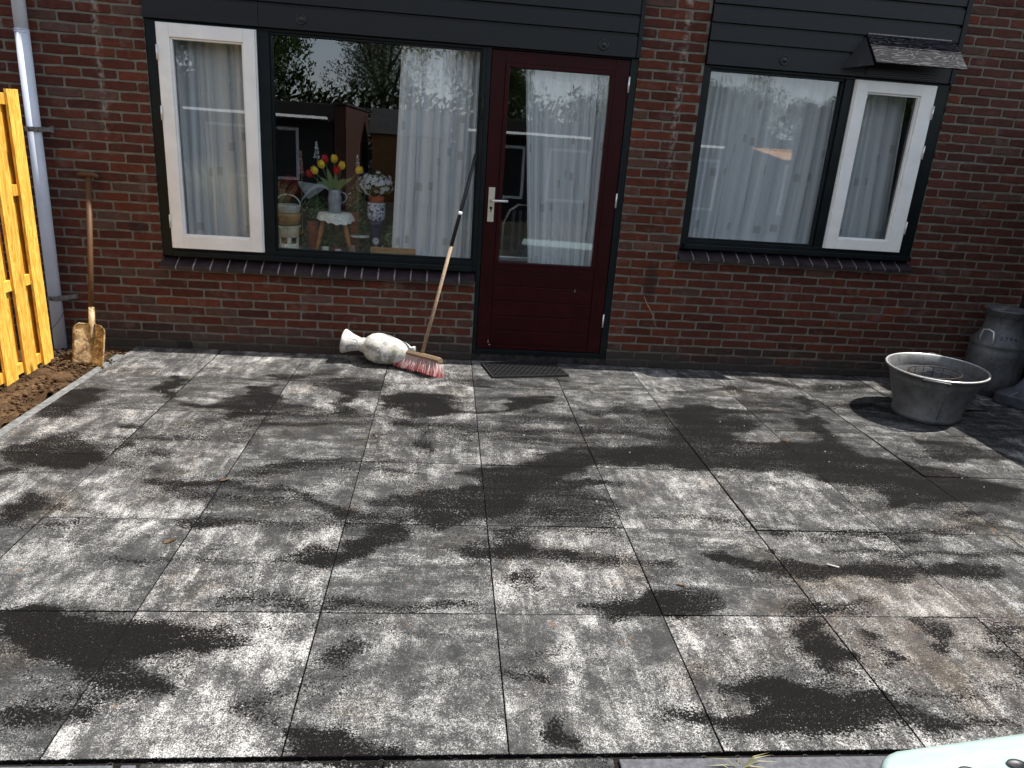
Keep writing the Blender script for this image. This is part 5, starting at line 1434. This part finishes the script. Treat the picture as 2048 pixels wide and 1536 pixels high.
b = B(); leaf_cloud(b, (-0.75, 0.33, 1.20), (0.135, 0.09, 0.085), 520, 0.017, rr); part(b, 'foliage', 'potleaf', t)
b = B()
for i in range(75):
    d = Vector((rr.uniform(-1, 1), -abs(rr.normal(0.5, 0.4)), rr.uniform(-0.6, 1))).normalized()
    p = Vector((-0.745 + d.x * 0.15 * rr.uniform(0.6, 1.1), 0.32 + d.y * 0.11, 1.205 + d.z * 0.095 * rr.uniform(0.5, 1.1)))
    for k in range(5):
        a = 2 * math.pi * k / 5
        u_ = d.orthogonal().normalized(); w_ = d.cross(u_); q = u_ * math.cos(a) + w_ * math.sin(a); q2 = u_ * math.cos(a + 0.9) + w_ * math.sin(a + 0.9)
        b.bm.faces.new([b.bm.verts.new(v) for v in (p, p + q * 0.015 + d * 0.003, p + (q + q2) * 0.011 + d * 0.004, p + q2 * 0.012 + d * 0.003)])
part(b, 'flowers', 'whitepetal', t)
b = B(); b.lathe([(0.05, -0.01), (0.058, 0.05), (0.052, 0.05), (0.001, 0.04)], 18, Matrix.Translation((-0.735, 0.28, 1.078)), cap0=True); part(b, 'inner_pot', 'terracotta', t)
t = thing('delft_pot', 'blue and white painted pot on a dark blue foot below the white flowers', 'pot', (-0.735, 0.28, SB))
b = B(); b.lathe([(0.045, 0.245), (0.062, 0.27), (0.067, 0.32), (0.062, 0.37), (0.066, 0.378), (0.06, 0.378), (0.001, 0.36)], 28, Matrix.Translation((-0.735, 0.28, SB)), cap0=True); part(b, 'bowl', 'delft', t)
b = B(); b.lathe([(0.055, 0.0), (0.058, 0.01), (0.03, 0.05), (0.026, 0.15), (0.045, 0.215), (0.06, 0.235), (0.05, 0.2445), (0.001, 0.2445)], 24, Matrix.Translation((-0.735, 0.28, SB)), cap0=True); part(b, 'foot', 'bluestand', t)
def spike(x, y_, z0_, z1_, r_, mat, name, label, n=60):
    tt = thing(name, label, 'flower spike', (x, y_, SB))
    b = B(); b.tube([(x, y_, SB), (x + 0.005, y_, z1_)], 0.003, 5); part(b, 'stem', 'potleaf', tt)
    b = B()
    for i in range(n):
        f = i / n; zz = z0_ + (z1_ - z0_) * f; rr_ = r_ * (1 - 0.75 * f)
        a = i * 2.4
        leaf_cloud(b, (x + rr_ * math.cos(a), y_ + rr_ * math.sin(a), zz), (0.004, 0.004, 0.004), 2, 0.007, rr)
    part(b, 'florets', mat, tt)
spike(-1.262, 0.25, 1.25, 1.41, 0.016, 'pinkpetal', 'foxglove', 'pink flower spike rising left of the tulips')
spike(-1.152, 0.25, 1.365, 1.475, 0.018, 'whitepetal', 'hyacinth', 'white flower spike standing above the tulips')
spike(-0.868, 0.25, 1.33, 1.41, 0.010, 'whitepetal', 'veronica', 'thin dark and white flower spike at the right of the tulips', 30)
t = thing('painted_board', 'small brown wooden board leaning upright on the window board below the curtain', 'board', (-0.6, 0.135, SB))
b = B(); b.box(-0.762, -0.440, 0.125, 0.143, SB, SB + 0.078); part(b, 'plank', 'plank', t, bevel=0.002)
t = thing('side_table', 'tiny round dark table behind the brown board', 'table', (-0.855, 0.27, SB))
b = B(); b.lathe([(0.001, 0.125), (0.072, 0.125), (0.074, 0.130), (0.072, 0.136), (0.001, 0.136)], 24, Matrix.Translation((-0.855, 0.27, SB))); part(b, 'top', 'wicker', t)
for a in (0.5, 2.6, 4.7):
    b = B(); b.tube([(-0.855 + 0.05 * math.cos(a), 0.27 + 0.05 * math.sin(a), SB + 0.125), (-0.855 + 0.062 * math.cos(a), 0.27 + 0.062 * math.sin(a), SB)], 0.005, 6); part(b, 'leg', 'darkhandle', t)
for x, r_, h_, mt, nm, lb in ((-1.085, 0.028, 0.055, 'cream', 'small_cup', 'small cream cup between the stool legs'), (-0.995, 0.024, 0.040, 'whitepetal', 'china_figure', 'small white china figure at the foot of the stool'), (-0.893, 0.024, 0.075, 'oldwood', 'wooden_beaker', 'slim brown wooden beaker left of the brown board')):
    t = thing(nm, lb, 'ornament', (x, 0.16, SB))
    b = B(); b.lathe([(r_ * 0.7, 0.0), (r_, h_ * 0.4), (r_ * 0.8, h_ * 0.75), (r_, h_), (r_ * 0.85, h_), (0.001, h_ * 0.9)], 18, Matrix.Translation((x, 0.16, SB)), cap0=True); part(b, 'body', mt, t)
t = thing('trailing_plants', 'tangle of dark trailing pot plants around the stool legs', 'pot plants', (-1.0, 0.42, SB))
b = B()
for cx_, cz_, rx_ in ((-1.2, 0.80, 0.10), (-1.03, 0.84, 0.10), (-0.88, 0.92, 0.09), (-0.62, 0.84, 0.07), (-1.16, 1.0, 0.09), (-0.90, 1.08, 0.08), (-0.78, 0.78, 0.12)): leaf_cloud(b, (cx_, 0.37, cz_), (rx_, 0.07, 0.10), 190, 0.020, rr)
tag(part(b, 'foliage', 'potleaf', t), kind='stuff')
for nm, lb, cx_, cy_, cz_, rx_, rz_, nl, fl, nf in (
    ('pot_plant', 'leafy pot plant with tiny pink flowers right of the wicker basket', -1.20, 0.33, 1.02, 0.075, 0.10, 150, 'pinkpetal', 18),
    ('pot_plant', 'leafy pot plant with cream flecks between jug and white flowers', -0.905, 0.36, 1.10, 0.075, 0.10, 150, 'whitepetal', 16),
    ('pot_plant', 'low bushy pot plant with small red flowers under the stool', -1.03, 0.36, 0.80, 0.075, 0.07, 130, 'redpetal', 14),
    ('pot_plant', 'low pot plant with pale striped leaves beside the blue foot', -0.64, 0.26, 0.80, 0.05, 0.08, 110, 'whitepetal', 20)):
    t = thing(nm, lb, 'pot plant', (cx_, cy_, SB), 'small pot plants on the window board')
    b = B(); leaf_cloud(b, (cx_, cy_, cz_), (rx_, 0.06, rz_), nl, 0.020, rr); part(b, 'foliage', 'potleaf', t)
    b = B(); leaf_cloud(b, (cx_, cy_ - 0.015, cz_), (rx_, 0.06, rz_), nf, 0.011, rr); part(b, 'flowers', fl, t)
    b = B(); b.lathe([(0.032, 0.0), (0.045, max(cz_ - rz_ - SB, 0.03)), (0.04, max(cz_ - rz_ - SB, 0.03)), (0.001, 0.02)], 16, Matrix.Translation((cx_, cy_, SB)), cap0=True); part(b, 'pot', 'terracotta', t)
t = thing('daisy', 'single white daisy above the brown board', 'flower', (-0.728, 0.19, SB))
b = B()
for k in range(16):
    a = 2 * math.pi * k / 16; c_ = Vector((-0.728, 0.19, 0.818)); q = Vector((math.cos(a), -0.2, math.sin(a))); s_ = Vector((-math.sin(a), 0, math.cos(a)))
    b.bm.faces.new([b.bm.verts.new(v) for v in (c_ + q * 0.006 - s_ * 0.002, c_ + q * 0.006 + s_ * 0.002, c_ + q * 0.026 + s_ * 0.002, c_ + q * 0.026 - s_ * 0.002)])
part(b, 'petals', 'whitepetal', t)
b = B(); b.tube([(-0.728, 0.192, SB), (-0.728, 0.192, 0.815)], 0.002, 5); part(b, 'stem', 'potleaf', t)

# chair added inside the door, standing in for one reflected in its glass
t = thing('reflection_chair', 'dark chair with pale rounded back standing in for a chair reflected in the door glass', 'chair', (0.40, 0.62, 0.05))
b = B(); b.tube([(0.225, 0.62, 0.70), (0.225, 0.62, 0.95), (0.27, 0.60, 1.06), (0.33, 0.59, 1.105), (0.43, 0.59, 1.105), (0.50, 0.60, 1.05), (0.54, 0.62, 0.93), (0.54, 0.62, 0.70)], 0.010, 8); part(b, 'back_frame', 'bright', t)
for xx in (0.30, 0.355, 0.41, 0.465):
    b = B(); b.box(xx - 0.012, xx + 0.012, 0.602, 0.612, 0.72, 1.06); part(b, 'back_slat', 'greyplastic', t)
b = B(); b.box(0.20, 0.56, 0.60, 1.0, 0.66, 0.70); part(b, 'seat', 'bright', t, bevel=0.01)
for xx in (0.225, 0.535):
    for yy in (0.62, 0.97):
        b = B(); b.tube([(xx, yy, 0.05), (xx, yy, 0.66)], 0.012, 8); part(b, 'leg', 'greyplastic', t)

# ------------------------------------------------------------------ what stands behind the camera and shows in the glass
t = thing('garden_house', 'low flat roofed garden house with white awning, reflected in the left window', 'outbuilding', (-6.0, -13.0, -0.06))
b = B(); b.box(-10.0, -2.65, -15.5, -11.03, -0.06, 1.72); part(b, 'wall', 'darkwall', t)
b = B(); b.box(-10.1, -2.62, -15.6, -10.98, 1.72, 2.06); part(b, 'roof', 'fascia_grey', t, bevel=0.01)
b = B(); b.box(-2.62, -2.38, -15.4, -11.0, -0.06, 2.05); part(b, 'end_wall', 'redbrickwall', t)
b = B(); b.box(-2.64, -2.36, -15.5, -10.95, 2.062, 2.10); part(b, 'coping', 'fascia_grey', t)
def awning(t, x0, x1, z0, z1, y0=-10.6, y1=-10.95):
    b = B()
    b.face([(x0, y0 - 0.05, z0 + 0.004), (x1, y0 - 0.05, z0 + 0.004), (x1, y0, z1), (x0, y0, z1)])
    part(b, 'awning_valance', 'awning', t)
    b = B(); b.box(x0, x1, y1, y0 - 0.075, z0 - 0.03, z0 - 0.014); part(b, 'awning_case', 'fascia_grey', t)
awning(t, -5.5, -2.70, 1.745, 1.80)
for xa in (-8.6, -6.9, -5.2, -4.2):
    b = B(); b.box(xa, xa + 0.85, -11.02, -10.99, 0.5, 1.55); o = part(b, 'window', 'white', t)
    b = B(); b.box(xa + 0.06, xa + 0.79, -10.99, -10.985, 0.56, 1.49); part(b, 'pane', 'black', t, parent=o)
t = thing('neighbour_bungalow', 'low bungalow with long white awnings, reflected in the door glass', 'building', (4.0, -13.0, -0.06))
b = B(); b.box(-0.05, 9.5, -16, -11.03, -0.06, 1.70); part(b, 'wall', 'darkwall', t)
b = B(); b.box(-0.15, 9.6, -16.1, -10.98, 1.70, 2.02); part(b, 'roof', 'fascia_grey', t, bevel=0.01)
awning(t, 0.15, 2.72, 1.72, 1.775); awning(t, 3.0, 5.62, 1.73, 1.785)
b = B(); b.prism([(6.2, -10.5, 1.78), (6.75, -10.2, 1.60), (7.0, -10.2, 1.60), (7.0, -10.3, 1.70), (8.3, -10.5, 1.70), (8.3, -10.5, 1.80)], (0, -0.25, 0.02)); part(b, 'porch_beam', 'orangewood', t)
for xa in (0.5, 1.9, 3.4, 4.8, 7.2):
    b = B(); b.box(xa, xa + 0.9, -11.02, -10.99, 0.4, 1.5); o = part(b, 'window', 'white', t)
    b = B(); b.box(xa + 0.06, xa + 0.84, -10.99, -10.985, 0.46, 1.44); part(b, 'pane', 'black', t, parent=o)
t = thing('tiled_shed', 'small shed with tiled roof between the bungalows, seen only in reflection', 'shed', (-1.2, -14.5, -0.06))
b = B(); b.box(-2.1, -0.3, -15.5, -13.6, -0.06, 1.55); part(b, 'wall', 'plank', t)
b = B(); b.prism([(-2.2, -13.5, 1.55), (-2.2, -14.5, 2.15), (-2.2, -15.6, 1.55)], (2.0, 0, 0)); part(b, 'roof', 'darkwall', t)

def tree_meshes(seed, mat, n, s, clumps, rad):
    r = np.random.default_rng(seed); b = B()
    for k in range(clumps):
        d = r.normal(0, 1, 3); d /= np.linalg.norm(d); q = r.uniform(0.25, 0.95)
        c_ = (d[0] * rad[0] * q, d[1] * rad[1] * q, d[2] * rad[2] * q)
        leaf_cloud(b, c_, (rad[0] * 0.30, rad[1] * 0.30, rad[2] * 0.26), n // clumps, s, r)
    me = bpy.data.meshes.new('crown'); b.bm.to_mesh(me); b.bm.free(); me.materials.append(MAT[mat]); return me
crowns = {'dense': tree_meshes(1, 'leaf', 42000, 0.026, 90, (1, 1, 1)), 'airy': tree_meshes(2, 'leaf_pale', 16000, 0.021, 60, (1, 1, 1)), 'dark': tree_meshes(3, 'hedgeleaf', 28000, 0.027, 60, (1, 1, 1))}
def tree(x, y_, zc, rx, rz_, kind, label):
    tt = thing('tree', label, 'tree', (x, y_, -0.06), 'trees reflected in the windows')
    b = B(); pts = [(x, y_, -0.1), (x + 0.05, y_, zc * 0.5), (x, y_ + 0.05, zc + rz_ * 0.3)]
    b.tube(pts, [0.16, 0.11, 0.04], 8); 
    for k in range(6):
        a = k * 1.1; b.tube([(x, y_, zc * (0.45 + 0.07 * k)), (x + rx * 0.4 * math.cos(a), y_ + rx * 0.4 * math.sin(a), zc + rz_ * 0.1), (x + rx * 0.75 * math.cos(a), y_ + rx * 0.75 * math.sin(a), zc + rz_ * (0.2 + 0.1 * k))], [0.06, 0.04, 0.012], 6)
    part(b, 'trunk', 'bark', tt)
    o = link('crown', crowns[kind], None, tt); o.location = (0, 0, zc + 0.06); o.scale = (rx, rx, rz_); o.rotation_euler = (0, 0, x * 1.7)
for a_ in ((-7.3, -20, 4.4, 2.8, 3.0, 'dense', 'large dark tree behind the garden house'), (-2.5, -21, 4.0, 1.9, 2.3, 'airy', 'thin leaved tree left of the reflected gap of sky'),
           (0.7, -20, 3.8, 1.2, 2.2, 'airy', 'slender tree reflected at the curtain edge'), (2.0, -23, 3.2, 0.9, 1.6, 'dense', 'dark tree reflected beside the door curtain'), (5.2, -22, 2.4, 1.6, 1.5, 'airy', 'round pale tree reflected in the door glass'),
           (8.0, -20, 2.8, 1.4, 1.2, 'dense', 'bushy tree at the left of the right window reflection'), (10.2, -21, 3.0, 1.5, 1.45, 'airy', 'tall airy tree in the right window reflection'),
           (12.8, -20, 2.6, 1.8, 1.2, 'dark', 'dark tree at the right of the right window reflection'), (15.8, -20, 3.3, 2.2, 1.7, 'dense', 'broad tree reflected in the small right casement'), (-12.5, -20, 3.6, 2.8, 2.4, 'dark', 'dark tree far left behind the garden house')):
    tree(*a_)
b = B(); r_ = np.random.default_rng(8)
for k in range(70):
    leaf_cloud(b, (-14 + k * 0.46, -18 + r_.normal(0, 0.3), 1.55 + r_.normal(0, 0.22)), (0.55, 0.5, 1.45), 560, 0.10, r_)
hd_ = b.obj('hedge', 'hedgeleaf'); tag(hd_, 'long dark clipped hedge behind the bungalows', 'hedge')
for x, y_, h_, lb in ((-3.35, -5.3, 1.15, 'tall pale ornamental grass reflected in the left casement'), (-2.85, -5.9, 0.9, 'shorter ornamental grass beside the tall clump')):
    t = thing('ornamental_grass', lb, 'ornamental grass', (x, y_, -0.06))
    b = B()
    for i in range(620):
        a = rr.uniform(0, 6.28); L_ = h_ * rr.uniform(0.6, 1.15); sp = rr.uniform(0.05, 0.42)
        p0 = Vector((x + rr.normal(0, 0.06), y_ + rr.normal(0, 0.06), -0.06)); dv = Vector((math.cos(a) * sp, math.sin(a) * sp, 1)); wv = Vector((-math.sin(a), math.cos(a), 0)) * 0.009
        p1 = p0 + dv * L_ * 0.6; p2 = p0 + dv * L_ * 0.95 + Vector((math.cos(a), math.sin(a), -0.4)) * sp * L_ * 0.35
        b.bm.faces.new([b.bm.verts.new(p) for p in (p0 - wv, p0 + wv, p1 + wv, p2, p1 - wv)])
    part(b, 'blades', 'strawleaf', t)
